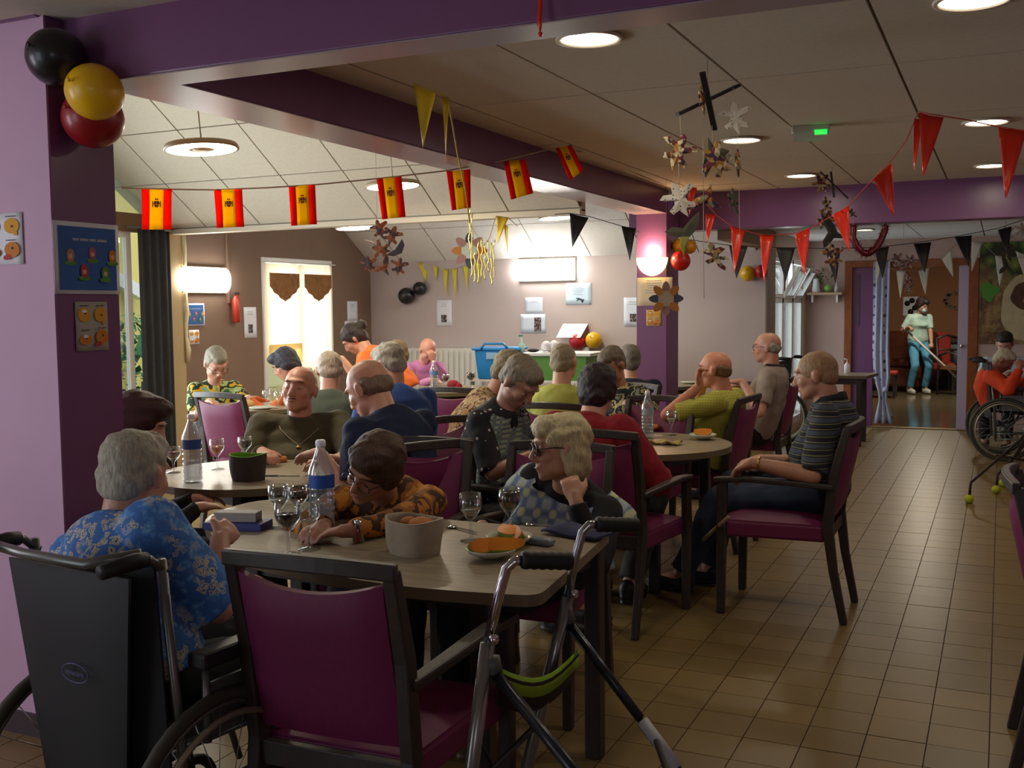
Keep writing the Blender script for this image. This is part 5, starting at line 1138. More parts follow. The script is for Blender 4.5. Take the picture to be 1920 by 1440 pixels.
# ------------------------------------------------------------------ lounge
LEA = mat('brown leather', '5a2c18', rough=.35, nscale=10, namt=.2)
c = atz(1680, 742, 0); c.y += 1.25; t = thing('leather_armchair', 'brown leather armchair in the lounge behind the sweeping person', 'armchair', (c.x, c.y, 0), R(-20))
MB().box(-.45, .45, -.45, .40, .08, .42).build('seat_base', LEA, t, bevel=.05, seg=3); MB().box(-.45, .45, .15, .45, .35, 1.0).build('backrest', LEA, t, bevel=.1, seg=4)
for s_ in (-1, 1): MB().box(s_*.42-.12, s_*.42+.12, -.45, .38, .2, .62).build('armrest', LEA, t, bevel=.08, seg=4)
for s_ in (-1, 1):
    for e_ in (-1, 1): MB().beam((s_*.38, e_*.35, 0), (s_*.38, e_*.35, .1), .05, .05).build('leg', FRM, t)
MB().box(-.3, .3, -.46, .2, .42, .54).build('seat_cushion', LEA, t, bevel=.04, seg=3)
c = atz(1748, 742, 0); c.y += 1.1; t = thing('red_chair', 'red upholstered chair right of the sweeping person', 'chair', (c.x, c.y, 0), R(10)); RDU = mat('red upholstery', 'a02c18', rough=.7)
MB().box(-.26, .26, -.28, .25, .36, .48).build('seat', RDU, t, bevel=.03); MB().box(-.25, .25, .2, .28, .45, .98).build('backrest', RDU, t, bevel=.03)
for s_ in (-1, 1):
    for e_ in (-1, 1): MB().beam((s_*.23, e_*.23, 0), (s_*.23, e_*.23, .38), .04, .04).build('leg', FRM, t)
c = atz(1650, 748, 0); c.y += .3; t = thing('red_stool', 'low red topped stool beside the net curtain', 'stool', (c.x, c.y, 0)); MB().box(-.22, .22, -.2, .2, .36, .42).build('seat', RDU, t, bevel=.02)
for s_ in (-1, 1):
    for e_ in (-1, 1): MB().beam((s_*.19, e_*.17, 0), (s_*.19, e_*.17, .37), .035, .035).build('leg', FRM, t)
c = atz(1800, 742, 0); c.y += .1; t = thing('wooden_armchair', 'dark wooden armchair at the right jamb of the lounge', 'chair', (c.x, c.y, 0), R(40)); MB().box(-.25, .25, -.25, .25, .42, .47).build('seat', mat('tan seat', '7a5434', rough=.6), t)
for s_ in (-1, 1):
    MB().tube([(s_*.25, -.24, 0), (s_*.25, -.24, .66), (s_*.25, 0, .70), (s_*.22, .27, .62)], .018).build('armrest', FRM, t); MB().tube([(s_*.24, .26, 0), (s_*.23, .25, .45), (s_*.22, .32, .92)], .018).build('leg', FRM, t)
MB().tube([(-.22, .32, .9), (0, .36, .96), (.22, .32, .9)], .02).tube([(-.22, .30, .72), (.22, .30, .72)], .014).build('backrest', FRM, t)
t = thing('console_table', 'dark curved sideboard with an oval mirror at the lounge back wall', 'sideboard', (aty(1782, 700, 20.1).x, 20.05, 0)); MB().box(-.75, .75, -.2, .2, .78, .86).box(-.7, .7, -.1, .18, 0, .2).build('top', FRM, t, bevel=.01)
MB().tube([(-.65, -.1, .8), (-.4, -.1, .4), (0, -.1, .25), (.4, -.1, .4), (.65, -.1, .8)], .04).build('curved_front', FRM, t)
MB().lathe([(0, 0), (.36, 0), (.36, .012), (0, .012)], 32, M=Matrix.Scale(.5, 4, (0, 0, 1)) @ Matrix.Rotation(R(90), 4, 'X')).build('mirror', mat('blue grey mirror', '7a8c90', rough=.2), t, loc=(0, -.14, .60))
c = aty(1710, 574, 20.28); t = thing('flower_print', 'white print with black blossoms on the lounge wall', 'picture', c); MB().box(-.15, .15, -.01, .0, -.17, .17).build('paper', WHP, t)
for x, z in ((-.08, .05), (.05, -.03), (-.02, -.1), (.0, .1)): MB().lathe([(0, 0), (.05, 0), (.05, .003), (0, .003)], 10, (x, -.012, z), M=Matrix.Rotation(R(90), 4, 'X')).build('blossom_print', BLK, t)
c = aty(1792, 562, 20.28); t = thing('leaf_wreath', 'grey oval leaf wreath on the lounge wall', 'wreath', c); mb = MB()
for i in range(90):
    a_ = random.random()*6.28; v = Vector((.2*math.cos(a_)*random.uniform(.6, 1), -.02, .17*math.sin(a_)*random.uniform(.6, 1))); e = Vector((random.gauss(0, 1), 0, random.gauss(0, 1))).normalized()*.035; f_ = Vector((-e.z, 0, e.x))*.3; mb.add([v-e, v+f_, v+e, v-f_], [(0, 1, 2, 3)])
mb.build('leaves', mat('grey leaf', '7c7868', rough=.7), t)['kind'] = 'stuff'
# ------------------------------------------------------------------ outside the windows
YW = mat('yellow rendered wall', 'd8c878', rough=.9); gd = struct(MB().box(-30, -7.2, -5, 30, -.3, -.15).build('floor_garden', mat('lawn', '6a8a50', rough=.95, nscale=3, namt=.3)), 'lawn outside the left windows'); gd.name = 'ground'
t = thing('yellow_house', 'pale yellow house wall with a shuttered window seen through the left glazing', 'house', (-10.5, 10.2, -.2)); MB().box(-3, .1, -.8, 4.6, 0, 3.6).build('wall', YW, t); MB().beam((.4, -3.2, 3.4), (.2, .4, 1.9), .1, .16).build('barge_board', WHT, t)
for k_ in range(9): MB().box(.1, .14, -.75, -.05, 2.0+k_*.09, 2.07+k_*.09).build('shutter_slat', mat('grey shutter', '8a8a70', rough=.7), t)
def bush(name, label, c, r, n, col, cat='bush', trunk=False):
    t = thing(name, label, cat, (c[0], c[1], -.15)); mb = MB(); rnd = random.Random(int(c[0]*10)+n)
    for i in range(n):
        v = Vector((rnd.gauss(0, 1), rnd.gauss(0, 1), rnd.gauss(0, 1))).normalized()*rnd.uniform(.6, 1); v = Vector((v.x*r[0], v.y*r[1], c[2]+v.z*r[2])); e = Vector((rnd.gauss(0, 1), rnd.gauss(0, 1), rnd.gauss(0, 1))).normalized(); f_ = e.cross(Vector((.2, .1, 1))).normalized(); s_ = rnd.uniform(.05, .10); mb.add([v-e*s_, v+f_*s_*.5, v+e*s_, v-f_*s_*.5], [(0, 1, 2, 3)])
    mb.build('foliage', mat('leaf '+col, col, rough=.7, nscale=4, namt=.4), t)['kind'] = 'stuff'
    MB().tube([(0, 0, 0), (.03, 0, c[2]*.5), (0, .03, c[2])], [.05, .04, .02]).build('trunk', mat('bark', '4a3a2a', rough=.9), t)
bush('garden_bush', 'light green bush outside the left glazed door, nearer', (-9.3, 7.9, .55), (.8, .9, .65), 900, '6a9a60'); bush('garden_bush', 'dark green bush outside the left glazed door, farther', (-9.2, 9.4, .8), (.7, .7, .9), 900, '2f6a3a'); bush('garden_tree', 'turquoise green tree beyond the left glazed door', (-12.0, 11.4, 1.6), (1.2, 1.0, 1.2), 1200, '5a9a88', 'tree')
bush('garden_tree', 'young tree with thin dark branches outside the aisle window', (-3.4, 13.9, 1.2), (.7, .8, .9), 500, '6a8a48', 'tree')
struct(MB().box(-8.8, -2.4, 11.1, 30, -.3, -.15).build('ground', mat('lawn')), 'terrace outside the aisle window')
# white radiator inside the glazed corner
t = thing('radiator', 'low white radiator below the left glazed door, behind the pier', 'radiator', (XL+.08, 6.45, 0))
for i in range(9): MB().box(-.03, .03, -.42+i*.1, -.35+i*.1, .12, .62).build('fin', mat('white enamel'), t, bevel=.01)
MB().box(-.02, .02, -.43, .47, .14, .18).box(-.02, .02, -.43, .47, .56, .60).build('pipe', mat('white enamel'), t)['kind'] = 'stuff'
# ------------------------------------------------------------------ people
def vn(v): v = np.asarray(v, float); return v/np.linalg.norm(v)
def A(v): return np.array([v[0], v[1], v[2]], float)
class Prim:
    def __init__(s): s.V = []; s.F = []; s.n = 0
    def add(s, V, F): s.V.append(np.asarray(V, float)); s.F += [tuple(i+s.n for i in f) for f in F]; s.n += len(V)
    def rings(s, C, n):        # C: list of arrays (n,3); pole caps
        k = len(C); V = np.concatenate(C+[C[0].mean(0)[None], C[-1].mean(0)[None]]); F = []
        for i in range(k-1): F += [(i*n+j, i*n+(j+1) % n, (i+1)*n+(j+1) % n, (i+1)*n+j) for j in range(n)]
        F += [(k*n, (j+1) % n, j) for j in range(n)]+[(k*n+1, (k-1)*n+j, (k-1)*n+(j+1) % n) for j in range(n)]
        s.add(V, F)
    def cap(s, a, b, ra, rb, flat=0, n=14, ex=None):
        """tapered rod with round ends (flat=1: cut at b, flat=2: cut at both)"""
        a = A(a); b = A(b); L = np.linalg.norm(b-a)
        if L < 1e-6: b = a+np.array([0, 0, 1e-4]); L = 1e-4
        d = (b-a)/L; r = np.array([0, 0, 1.]) if abs(d[2]) < .9 else np.array([1., 0, 0]); x = vn(np.cross(d, r)); y = np.cross(x, d)
        th = np.arange(n)*2*np.pi/n; circ = np.outer(np.cos(th), x)+np.outer(np.sin(th), y); C = []
        if flat < 2:
            for q_ in (.15, .5, .85): C.append(a-d*ra*math.cos(q_*math.pi/2)+circ*ra*math.sin(q_*math.pi/2))
        m = max(2, int(L/.04))
        for i in range(m+1): t = i/m; C.append(a+(b-a)*t+circ*(ra+(rb-ra)*t))
        if not flat:
            for q_ in (.85, .5, .15): C.append(b+d*rb*math.cos(q_*math.pi/2)+circ*rb*math.sin(q_*math.pi/2))
        s.rings(C, n); return s
    def chain(s, pts, rs, flat=0, n=14):
        for i in range(len(pts)-1): s.cap(pts[i], pts[i+1], rs[i], rs[i+1], flat if i == len(pts)-2 else 0, n)
        return s
    def ell(s, c, r, B=None, n=16):
        B = np.eye(3) if B is None else B; c = A(c); C = []; th = np.arange(n)*2*np.pi/n
        for i in range(1, n//2):
            q_ = math.pi*i/(n//2); P_ = np.stack([r[0]*math.sin(q_)*np.cos(th), r[1]*math.sin(q_)*np.sin(th), np.full(n, -r[2]*math.cos(q_))], 1)
            C.append(c+P_ @ B)
        s.rings(C, n); return s
    def loft(s, C): s.rings([np.asarray(c) for c in C], len(C[0])); return s
def solid(pr, name, m, parent, vox, smooth=3, wr=0, wf=9, org=None):
    """all the shapes grown together into one continuous surface"""
    V = np.concatenate(pr.V)-(0 if org is None else org)
    me = bpy.data.meshes.new('tmp'); me.from_pydata(V.tolist(), [], pr.F); o = bpy.data.objects.new('tmp', me); COL.objects.link(o)
    k = o.modifiers.new('r', 'REMESH'); k.mode = 'VOXEL'; k.voxel_size = vox
    if smooth: k = o.modifiers.new('s', 'SMOOTH'); k.factor = .6; k.iterations = smooth
    dg = bpy.context.evaluated_depsgraph_get(); m2 = bpy.data.meshes.new_from_object(o.evaluated_get(dg))
    bpy.data.objects.remove(o); bpy.data.meshes.remove(me)
    n = len(m2.vertices)
    if wr and n:
        co = np.empty(n*3); m2.vertices.foreach_get('co', co); co = co.reshape(-1, 3); no = np.empty(n*3); m2.vertices.foreach_get('normal', no); no = no.reshape(-1, 3)
        p = co*wf; w = (np.sin(p[:, 0]*2.1+np.sin(p[:, 1]*3.1+p[:, 2]*1.3)*1.4)+np.sin(p[:, 1]*2.6+p[:, 2]*3.7+np.sin(p[:, 0]*2.9)*1.3)+np.sin(p[:, 2]*5.1+1.7*np.sin(p[:, 0]*4.1-p[:, 1]*3.3)))/3
        w = np.sign(w)*np.abs(w)**1.3
        co += no*(w*wr)[:, None]; m2.vertices.foreach_set('co', co.ravel())
    m2.materials.clear(); m2.materials.append(m); m2.polygons.foreach_set('use_smooth', [True]*len(m2.polygons)); m2.update()
    o = bpy.data.objects.new(name, m2); COL.objects.link(o); o.parent = parent; return o
def ik(a, t, L1, L2, pole):
    a = A(a); t = A(t); d = t-a; L = np.linalg.norm(d); L = min(L, (L1+L2)*.985); u = vn(d); k = (L1*L1-L2*L2+L*L)/(2*L); h = math.sqrt(max(L1*L1-k*k, 0))
    p = A(pole); p = p-u*(p @ u); p = vn(p); return a+u*k+p*h, a+u*L
SKIN = {}
def skin(c, blot=.1):
    n = 'skin '+c
    if n in MATS: return MATS[n]
    t = NT(n); co = t.coord(); x = t.noise(co, 14, 4); b = hx(c); g_ = sum(b)/3; b = tuple(min(1, (v*.76+g_*.24)*1.42) for v in b)
    t.base(t.ramp(x.outputs[0], [(.3, (b[0]*.92, b[1]*.86, b[2]*.84)), (.7, (min(1, b[0]*1.05), b[1]*1.05, b[2]*1.05))]))
    t.b.inputs['Roughness'].default_value = .48; t.b.inputs['Subsurface Weight'].default_value = .12; t.b.inputs['Subsurface Radius'].default_value = (.01, .004, .002)
    y = t.noise(co, 220, 2); t.bump(y.outputs[0], .15, .002); MATS[n] = t.m; return t.m
def hairm(c):
    n = 'hair '+c
    if n in MATS: return MATS[n]
    t = NT(n); co = t.coord(scale=(1, 1, .22)); x = t.noise(co, 130, 4, .6); b = hx(c)
    t.base(t.ramp(x.outputs[0], [(.3, tuple(v*.55 for v in b)), (.65, b)])); t.b.inputs['Roughness'].default_value = .6; t.bump(x.outputs[0], .8, .006); MATS[n] = t.m; return t.m
LIPM = mat('lip skin', '9a5a50', rough=.45); EYEW = mat('eye white', 'a89c90', rough=.3); EYED = mat('dark iris', '1c1410', rough=.15)
def person(label, hp, az, wp=False, lf=.1, ls=0, look=(0, 0, 0), hands=None, skinc='b07a5c', top='plain', topm=None, sleeve='short', legm=None, legs=True, dress=False,
           hair=None, hairc='b0aca4', build=1.0, female=False, seat=True, hip=None, vox=.009, feet=(.42, .10), beard=None, glasses=None, hunch=.05, nf=.35, ns=0, headk=1.0,
           shoem='16120f', elbow_out=.5, nk=1.0, belly=0, extra=None, brow=None, eyes=True, twist=0, cap=None, shoulder=0, shk=1.0):
    H = A(hp) if wp else A(W3(*hp))
    f = np.array([math.cos(R(az)), math.sin(R(az)), 0]); l = np.array([-f[1], f[0], 0]); u = np.array([0, 0, 1.])
    hz = hip if hip else (.545 if seat else .90)
    P_ = H-f*lf-l*ls; P_[2] = hz
    N = H-.152*nk*headk*vn(u+f*nf+l*ns)
    tl = np.linalg.norm(N-P_); s = .97*build
    t = thing('person', label, 'person', (P_[0], P_[1], 0)); org = np.array([P_[0], P_[1], 0])
    SK = skin(skinc)
    B0 = np.stack([f, l, u])
    td = vn(N-P_)
    # spine
    mid = (P_+N)/2-f*hunch+td*.02
    def sp(q_):
        if q_ < 0: return P_+(P_-mid)*(-q_)
        if q_ > 1: return N+(N-mid)*(q_-1)*.8
        return P_*(1-q_)**2+2*mid*q_*(1-q_)+N*q_*q_
    def fr(q_):
        d = vn(sp(min(q_+.05, 1.05))-sp(q_-.05)); tw = R(twist)*max(0, min(1, q_)); ll = l*math.cos(tw)-f*math.sin(tw); fw = vn(np.cross(ll, d)); return fw, vn(np.cross(d, fw))
    wS = (.162 if female else .18)*s
    ST = [(-.16, .10, .09, 0), (-.04, .155, .115, 0), (.1, .168 if female else .16, .12, 0), (.28, .148 if female else .156, .115+belly*.5, belly), (.45, .145 if female else .158, .115+belly*.4, belly*.9), (.62, .152 if female else .168, .12+(.022 if female else 0), .012), (.78, .158 if female else .172, .108, .0), (.9, .135, .085, -.01), (.98, .085, .065, -.012)]
    def torso(pr, off, q0=-1, q1=2, n=24):
        C = []; th = np.arange(n)*2*np.pi/n
        for q_, w, dp, fo in ST:
            if q_ < q0 or q_ > q1: continue
            fw, ll = fr(q_); c = sp(q_)+fw*fo
            cs, sn = np.cos(th), np.sin(th); e = .85
            C.append(c+np.outer(np.sign(sn)*np.abs(sn)**e*(w*s+off), ll)+np.outer(np.sign(cs)*np.abs(cs)**e*(dp*s+off), fw))
        pr.loft(C)
    fS, lS = fr(.86)
    SH = {1: sp(.86)+lS*wS+u*shoulder, -1: sp(.86)-lS*wS+u*shoulder}
    # head frame
    yw, pt, rl = [R(x) for x in look]; hf = f*math.cos(yw)+l*math.sin(yw); hl = vn(np.cross(u, hf)); hf2 = hf*math.cos(pt)-u*math.sin(pt); hu = np.cross(hf2, hl); hl2 = hl*math.cos(rl)+hu*math.sin(rl); hu2 = np.cross(hf2, hl2)
    HB = np.stack([hf2, hl2, hu2]); k = headk*.99
    def hd(a, b, c): return H+(hf2*a+hl2*b+hu2*c)*k
    # ---- body
    bd = Prim(); torso(bd, -.006)
    bd.cap(N-td*.05, H-(hf2*.025+hu2*.045)*k, .060*s, .054*s); bd.cap(N-td*.06, (SH[1]+N)/2-td*.01, .034*s, .030*s); bd.cap(N-td*.06, (SH[-1]+N)/2-td*.01, .034*s, .030*s)
    E = lambda a, b, c, r: bd.ell(hd(a, b, c), [x*k for x in r], HB)
    E(-.012, 0, .030, (.097, .077, .088)); E(.020, 0, -.022, (.070, .064, .088)); E(.045, 0, -.075, (.042, .044, .036)); E(.064, 0, -.094, (.022, .024, .018))
    E(.070, 0, .036, (.026, .052, .014))
    for sd in (1, -1):
        E(.054, sd*.034, -.020, (.030, .028, .030)); E(.018, sd*.043, -.056, (.042, .022, .036)); E(-.008, sd*.080, -.006, (.019, .009, .032)); E(-.010, sd*.086, .008, (.016, .006, .018))
        E(.099, sd*.011, -.032, (.011, .009, .008)); E(.071, sd*.031, .006, (.013, .015, .010))
    bd.cap(hd(.083, 0, .022), hd(.106, 0, -.024), .010*k, .0135*k)
    E(.083, 0, -.056, (.013, .024, .007)); E(.081, 0, -.068, (.013, .020, .007)); E(.066, 0, -.062, (.02, .03, .02))
    # arms
    UL, FL = (.285 if not female else .265)*s, (.25 if not female else .235)*s
    hands = hands or {}
    arm = {}
    for sd in (1, -1):
        hd_ = hands.get(sd) or {}
        w = hd_.get('w'); 
        if w is None: w = P_+f*.36+l*sd*.10+u*(.775-hz)
        else: w = A(W3(*w)) if hd_.get('px', True) else P_+f*w[0]+l*w[1]+u*(w[2]-hz)
        pole = hd_.get('pole', (-.5, sd*elbow_out, -1)); pole = f*pole[0]+l*pole[1]+u*pole[2]
        el, wr = ik(SH[sd], w, UL, FL, pole)
        d = hd_.get('d', (1, -.35*sd, -.1)); d = vn(f*d[0]+l*d[1]+u*d[2]); nn = hd_.get('n', (0, 0, -1)); nn = f*nn[0]+l*nn[1]+u*nn[2]; nn = vn(nn-d*(nn @ d)); cu = hd_.get('curl', .45)
        arm[sd] = (el, wr)
        bd.chain([SH[sd], (SH[sd]+el)/2, el], [.050*s, .044*s, .038*s]); bd.chain([el, (el*.65+wr*.35), wr], [.038*s, .038*s, .026*s])
        th = np.cross(d, nn)*(-1 if sd > 0 else 1); hs = (.92 if female else 1.0)*s
        Bh = np.stack([d, th, nn]); bd.ell(wr+d*.045*hs, (.052*hs, .040*hs, .017*hs), Bh, 14); bd.cap(wr, wr+d*.03*hs, .024*s, .024*s)
        for i, (o_, Lf) in enumerate(((.030, .068), (.010, .076), (-.010, .070), (-.029, .055))):
            b0 = wr+d*.078*hs+th*o_*hs; d1 = vn(d*math.cos(cu)+nn*math.sin(cu)+th*o_*1.5); p1 = b0+d1*Lf*.5*hs; d2 = vn(d*math.cos(cu*2.3)+nn*math.sin(cu*2.3)+th*o_); p2 = p1+d2*Lf*.5*hs
            bd.chain([b0-d*.02*hs, b0, p1, p2], [.0095*hs, .0095*hs, .0085*hs, .0072*hs], n=10)
        t0 = wr+d*.020*hs+th*.026*hs; t1 = t0+vn(d*.75+th*.75+nn*.25)*.038*hs; t2 = t1+vn(d*.95+th*.25+nn*.35)*.032*hs; bd.chain([t0, t1, t2], [.013*hs, .0115*hs, .009*hs], n=10)
    # legs
    ft = {}
    if legs:
        for sd in (1, -1):
            hp_ = P_+l*sd*.085*s-u*.01; fo = feet[sd] if isinstance(feet, dict) else (feet[0], feet[1]*sd if not seat or True else 0)
            an = P_+f*fo[0]+l*(fo[1] if isinstance(feet, dict) else feet[1]*sd); an = np.array([an[0], an[1], .085])
            kn, an = ik(hp_, an, .43*s, .42*s, f*1.0+u*(1.0 if seat else .0)+l*sd*.1)
            ft[sd] = (hp_, kn, an)
            bd.chain([hp_, kn, an], [.075*s, .052*s, .036*s]); bd.cap(an, an+f*.10-u*.03, .035, .03)
    body = solid(bd, 'body', SK, t, vox, 5 if vox < .0075 else 3, org=org)
    # ---- clothes
    TM = topm or cloth('shirt '+label, '556070')
    sh = Prim(); torso(sh, .010, -.2 if not dress else -.2, .9); r0 = .066*s*shk
    cg = sp(.97); C = []
    if True:
        th = np.arange(20)*2*np.pi/20; fw, ll = fr(.95); C = []
        for q_, w, dp in ((.82, .158*s, .105*s), (.91, .140*s, .098*s), (.97, .112*s, .086*s), (1.02, .082*s, .074*s), (1.06, .068*s, .066*s)):
            C.append(sp(q_)+np.outer(np.sin(th)*(w+.004), ll)+np.outer(np.cos(th)*(dp+.004), fw))
        sh.loft(C)
    for sd in (1, -1):
        el, wr = arm[sd]; sh.cap(N-td*.045, SH[sd]-u*.005, .054*s, .062*s*shk); S0 = SH[sd]; 
        if sleeve == 'none': continue
        if sleeve == 'short': sh.cap(S0, S0+(el-S0)*.80, r0, .060*s*shk, 1)
        elif sleeve == 'elbow': sh.cap(S0, S0+(el-S0)*.97, r0, .062*s*shk, 1)
        else: sh.chain([S0, (S0+el)/2, el], [r0, .058*s*shk, .050*s*shk]); sh.cap(el, el+(wr-el)*.97, .050*s*shk, .036*s*shk, 1)
    if dress and legs:
        kn = (ft[1][1]+ft[-1][1])/2; C = []
        th = np.arange(24)*2*np.pi/24
        if seat:
            for q_ in (-.05, .3, .65, 1.0, 1.08): c = P_+(kn-P_)*q_; C.append(c+np.outer(np.sin(th)*.19*s, l)+np.outer(np.cos(th)*(.10-.01*q_)*s, u))
        else:
            for z in (hz, .7, .55, .42): C.append(np.array([P_[0], P_[1], z])+np.outer(np.sin(th)*.19*s, l)+np.outer(np.cos(th)*.15*s, f))
        sh.loft(C)
    solid(sh, 'dress' if dress else 'shirt', TM, t, vox*1.15, 3, .0055, 10, org=org)
    if legs:
        if not dress:
            tr = Prim(); tr.ell(P_-u*.01, (.125*s, .165*s, .115*s), B0)
            for sd in (1, -1):
                a, b, c = ft[sd]; tr.chain([a, b], [.095*s, .070*s]); tr.cap(b, b+(c-b)*.93, .068*s, .058*s, 1)
            solid(tr, 'trousers', legm or cloth('trousers dark', '1c1c22'), t, vox*1.3, 3, .005, 10, org=org)
        for sd in (1, -1):
            c = ft[sd][2]; so = Prim(); so.ell(c+f*.055-u*.040, (.135, .048, .042), B0); so.ell(c-f*.02-u*.01, (.055, .042, .055), B0); so.ell(c+f*.055-u*.068, (.14, .047, .015), B0)
            solid(so, 'shoe', mat('shoe '+shoem, shoem, rough=.5), t, max(vox, .009), 2, org=org)
    # ---- face pieces
    def ball(name, ps, m): 
        b = MB()
        for c, r_, B in ps:
            pr = Prim(); pr.ell(c, r_, B, 12)
            b.add((pr.V[0]-org).tolist(), pr.F, 0, True)
        return b.build(name, m, t)
    if eyes:
        for sd in (1, -1):
            if eyes != 'closed':
                ball('eye', [(hd(.0760, sd*.031, .003), (.0095*k, .012*k, .0048*k), HB)], EYEW); ball('iris', [(hd(.0822, sd*.031, .0028), (.004*k, .0046*k, .0042*k), HB)], EYED)
            else: ball('eyelid_line', [(hd(.0838, sd*.031, .000), (.002*k, .013*k, .0012*k), HB)], mat('dark lid line', '4a2a22', rough=.6))
        ball('mouth', [(hd(.0935, 0, -.0615), (.003*k, .022*k, .0028*k), HB)], LIPM)
    bc_ = brow or (hairc if hair else 'a09a92')
    for sd in (1, -1):
        br_ = Prim(); br_.chain([hd(.094, sd*.014, .030), hd(.093, sd*.030, .036), hd(.080, sd*.048, .030)], [.0022*k, .003*k, .002*k], n=8); m = MB(); m.add((np.concatenate(br_.V)-org).tolist(), br_.F, 0, True); o_ = m.build('eyebrow', hairm(bc_), t)
    if hair:
        h = Prim(); HE = lambda a, b, c, r: h.ell(hd(a, b, c), [x*k for x in r], HB, 20)
        if hair == 'short':
            HE(-.024, 0, .044, (.096, .083, .086)); HE(-.055, 0, -.010, (.058, .072, .070)); HE(.02, 0, .082, (.07, .062, .045))
            for sd in (1, -1): HE(-.02, sd*.062, .012, (.045, .020, .040))
        elif hair == 'full':
            HE(-.022, 0, .046, (.108, .095, .098)); HE(-.055, 0, -.015, (.068, .085, .085)); HE(.035, 0, .090, (.075, .070, .048))
            for sd in (1, -1): HE(-.02, sd*.070, .010, (.058, .028, .062))
        elif hair == 'bob':
            HE(-.024, 0, .044, (.101, .087, .092)); HE(-.055, 0, -.045, (.060, .080, .090)); HE(.035, 0, .088, (.068, .066, .040)); HE(.070, .01, .070, (.03, .056, .030))
            for sd in (1, -1): HE(-.034, sd*.070, -.030, (.048, .024, .080)); HE(.025, sd*.066, .040, (.04, .020, .036))
        elif hair == 'fringe':   # bald crown, hair at back and sides
            HE(-.046, 0, -.006, (.062, .0765, .050))
            for sd in (1, -1): HE(-.028, sd*.064, .008, (.048, .0145, .036))
        elif hair == 'thin':
            HE(-.026, 0, .038, (.090, .079, .084)); HE(-.052, 0, -.010, (.056, .072, .062))
            for sd in (1, -1): HE(-.025, sd*.062, .012, (.042, .018, .036))
        elif hair == 'stubble':
            HE(-.0135, 0, .030, (.0975, .0785, .0885)); HE(-.05, 0, -.008, (.056, .071, .06))
        elif hair == 'bun':
            HE(-.022, 0, .044, (.104, .088, .094)); HE(-.05, 0, -.015, (.066, .08, .08)); HE(-.125, 0, .04, (.045, .045, .045))
            for sd in (1, -1): HE(-.02, sd*.066, .008, (.05, .022, .05))
        solid(h, 'hair', hairm(hairc), t, max(vox*.8, .006), 2, .0 if hair in ('stubble',) else .005, 26, org=org)
    if beard: 
        h = Prim(); h.ell(hd(.087, 0, -.049), (.008*k, .026*k, .0045*k), HB, 14); solid(h, 'moustache', hairm(beard), t, .005, 1, org=org)
    if glasses:
        m = MB(); th = [2*math.pi*i/20 for i in range(20)]
        for sd in (1, -1):
            rr = (.026, .021); m.tube([hd(.097, sd*.033+rr[0]*math.cos(a), .004+rr[1]*math.sin(a))-org for a in th], .0018*k*(1.4 if glasses == 'dark' else 1), 6, closed=True)
            m.tube([hd(.095, sd*.058, .010)-org, hd(.04, sd*.082, .012)-org, hd(-.015, sd*.086, .008)-org], .002*k, 6)
        m.tube([hd(.098, .010, .008)-org, hd(.099, -.010, .008)-org], .0018*k, 6)
        g = m.build('spectacles', mat('spectacle frame', '2a1c14', rough=.3), t)
        if glasses == 'dark':
            m = MB()
            for sd in (1, -1): m.add([hd(.098, sd*.033, .004)-org]+[hd(.098, sd*.033+.026*math.cos(a), .004+.021*math.sin(a))-org for a in th], [(0, 1+i, 1+(i+1) % 20) for i in range(20)])
            m.build('tinted_lens', mat('dark lens', '1c120c', rough=.1), t)
    t_ = dict(root=t, H=H, N=N, P=P_, f=f, l=l, u=u, sp=sp, fr=fr, SH=SH, arm=arm, hd=hd, HB=HB, k=k, s=s, org=org, ST=ST, td=td)
    return t_
def bib(p, m, q0=.30, q1=.99, a0=-100, a1=100, off=.030, name='bib', sw=0):
    """a cloth laid over the front of the torso"""
    s = p['s']; G = []; ST = p['ST']; qs = [x[0] for x in ST]
    for i in range(18):
        q_ = q1+(q0-q1)*i/17; w = np.interp(q_, qs, [x[1] for x in ST]); dp = np.interp(q_, qs, [x[2] for x in ST]); fo = np.interp(q_, qs, [x[3] for x in ST]); fw, ll = p['fr'](q_); c = p['sp'](q_)+fw*fo; row = []
        w = w+sw*math.exp(-((q_-.84)/.13)**2)
        sc_ = 1+.10*(i/17)**2
        for j in range(25):
            a = R(a0+(a1-a0)*j/24); rr = off+.006*math.sin(j*1.1+i*.35)+.004*math.sin(j*2.3)
            sa, ca = math.copysign(abs(math.sin(a))**.6, math.sin(a)), math.copysign(abs(math.cos(a))**.6, math.cos(a)); row.append(Vector(c+ll*sa*(w*s+rr)*sc_+fw*ca*(dp*s+rr)*sc_-p['org']))
        G.append(row)
    return MB().grid(G).build(name, m, p['root'], solid=.004)
DEN = cloth('dark denim', '2a3448'); BLKT = cloth('black trousers cloth', '101014'); NAV = cloth('navy polo cloth', '16213f')
L_ = 1; R_ = -1
def T(w, d, n, curl=.4, pole=None, px=True):
    h = dict(w=w, d=d, n=n, curl=curl, px=px)
    if pole: h['pole'] = pole
    return h
# 1 woman in blue floral shirt, foreground wheelchair
person('person with white hair and blue floral shirt seated in the foreground wheelchair, back to camera', (255, 893, 2.85), 74, lf=.06, ls=.16, nk=.85, look=(20, 14, 0), topm=pattern('blue floral print', 'floral', ['4478c0', 'c8c4ac', '5a5840', '4c6cac', '62a4e0'], 40), sleeve='elbow', hair='short', hairc='b8b29c', female=True, vox=.007, legm=BLKT, nf=.55, hunch=.08, build=1.08, shk=1.25,
       hands={L_: T((.34, .12, .70), (1, 0, -.1), (0, 0, -1), px=False), R_: T((412, 1012, 2.95), (.9, .5, .25), (.2, .9, -.4), .7, (-.2, -.8, -1))}, shoulder=-.01)
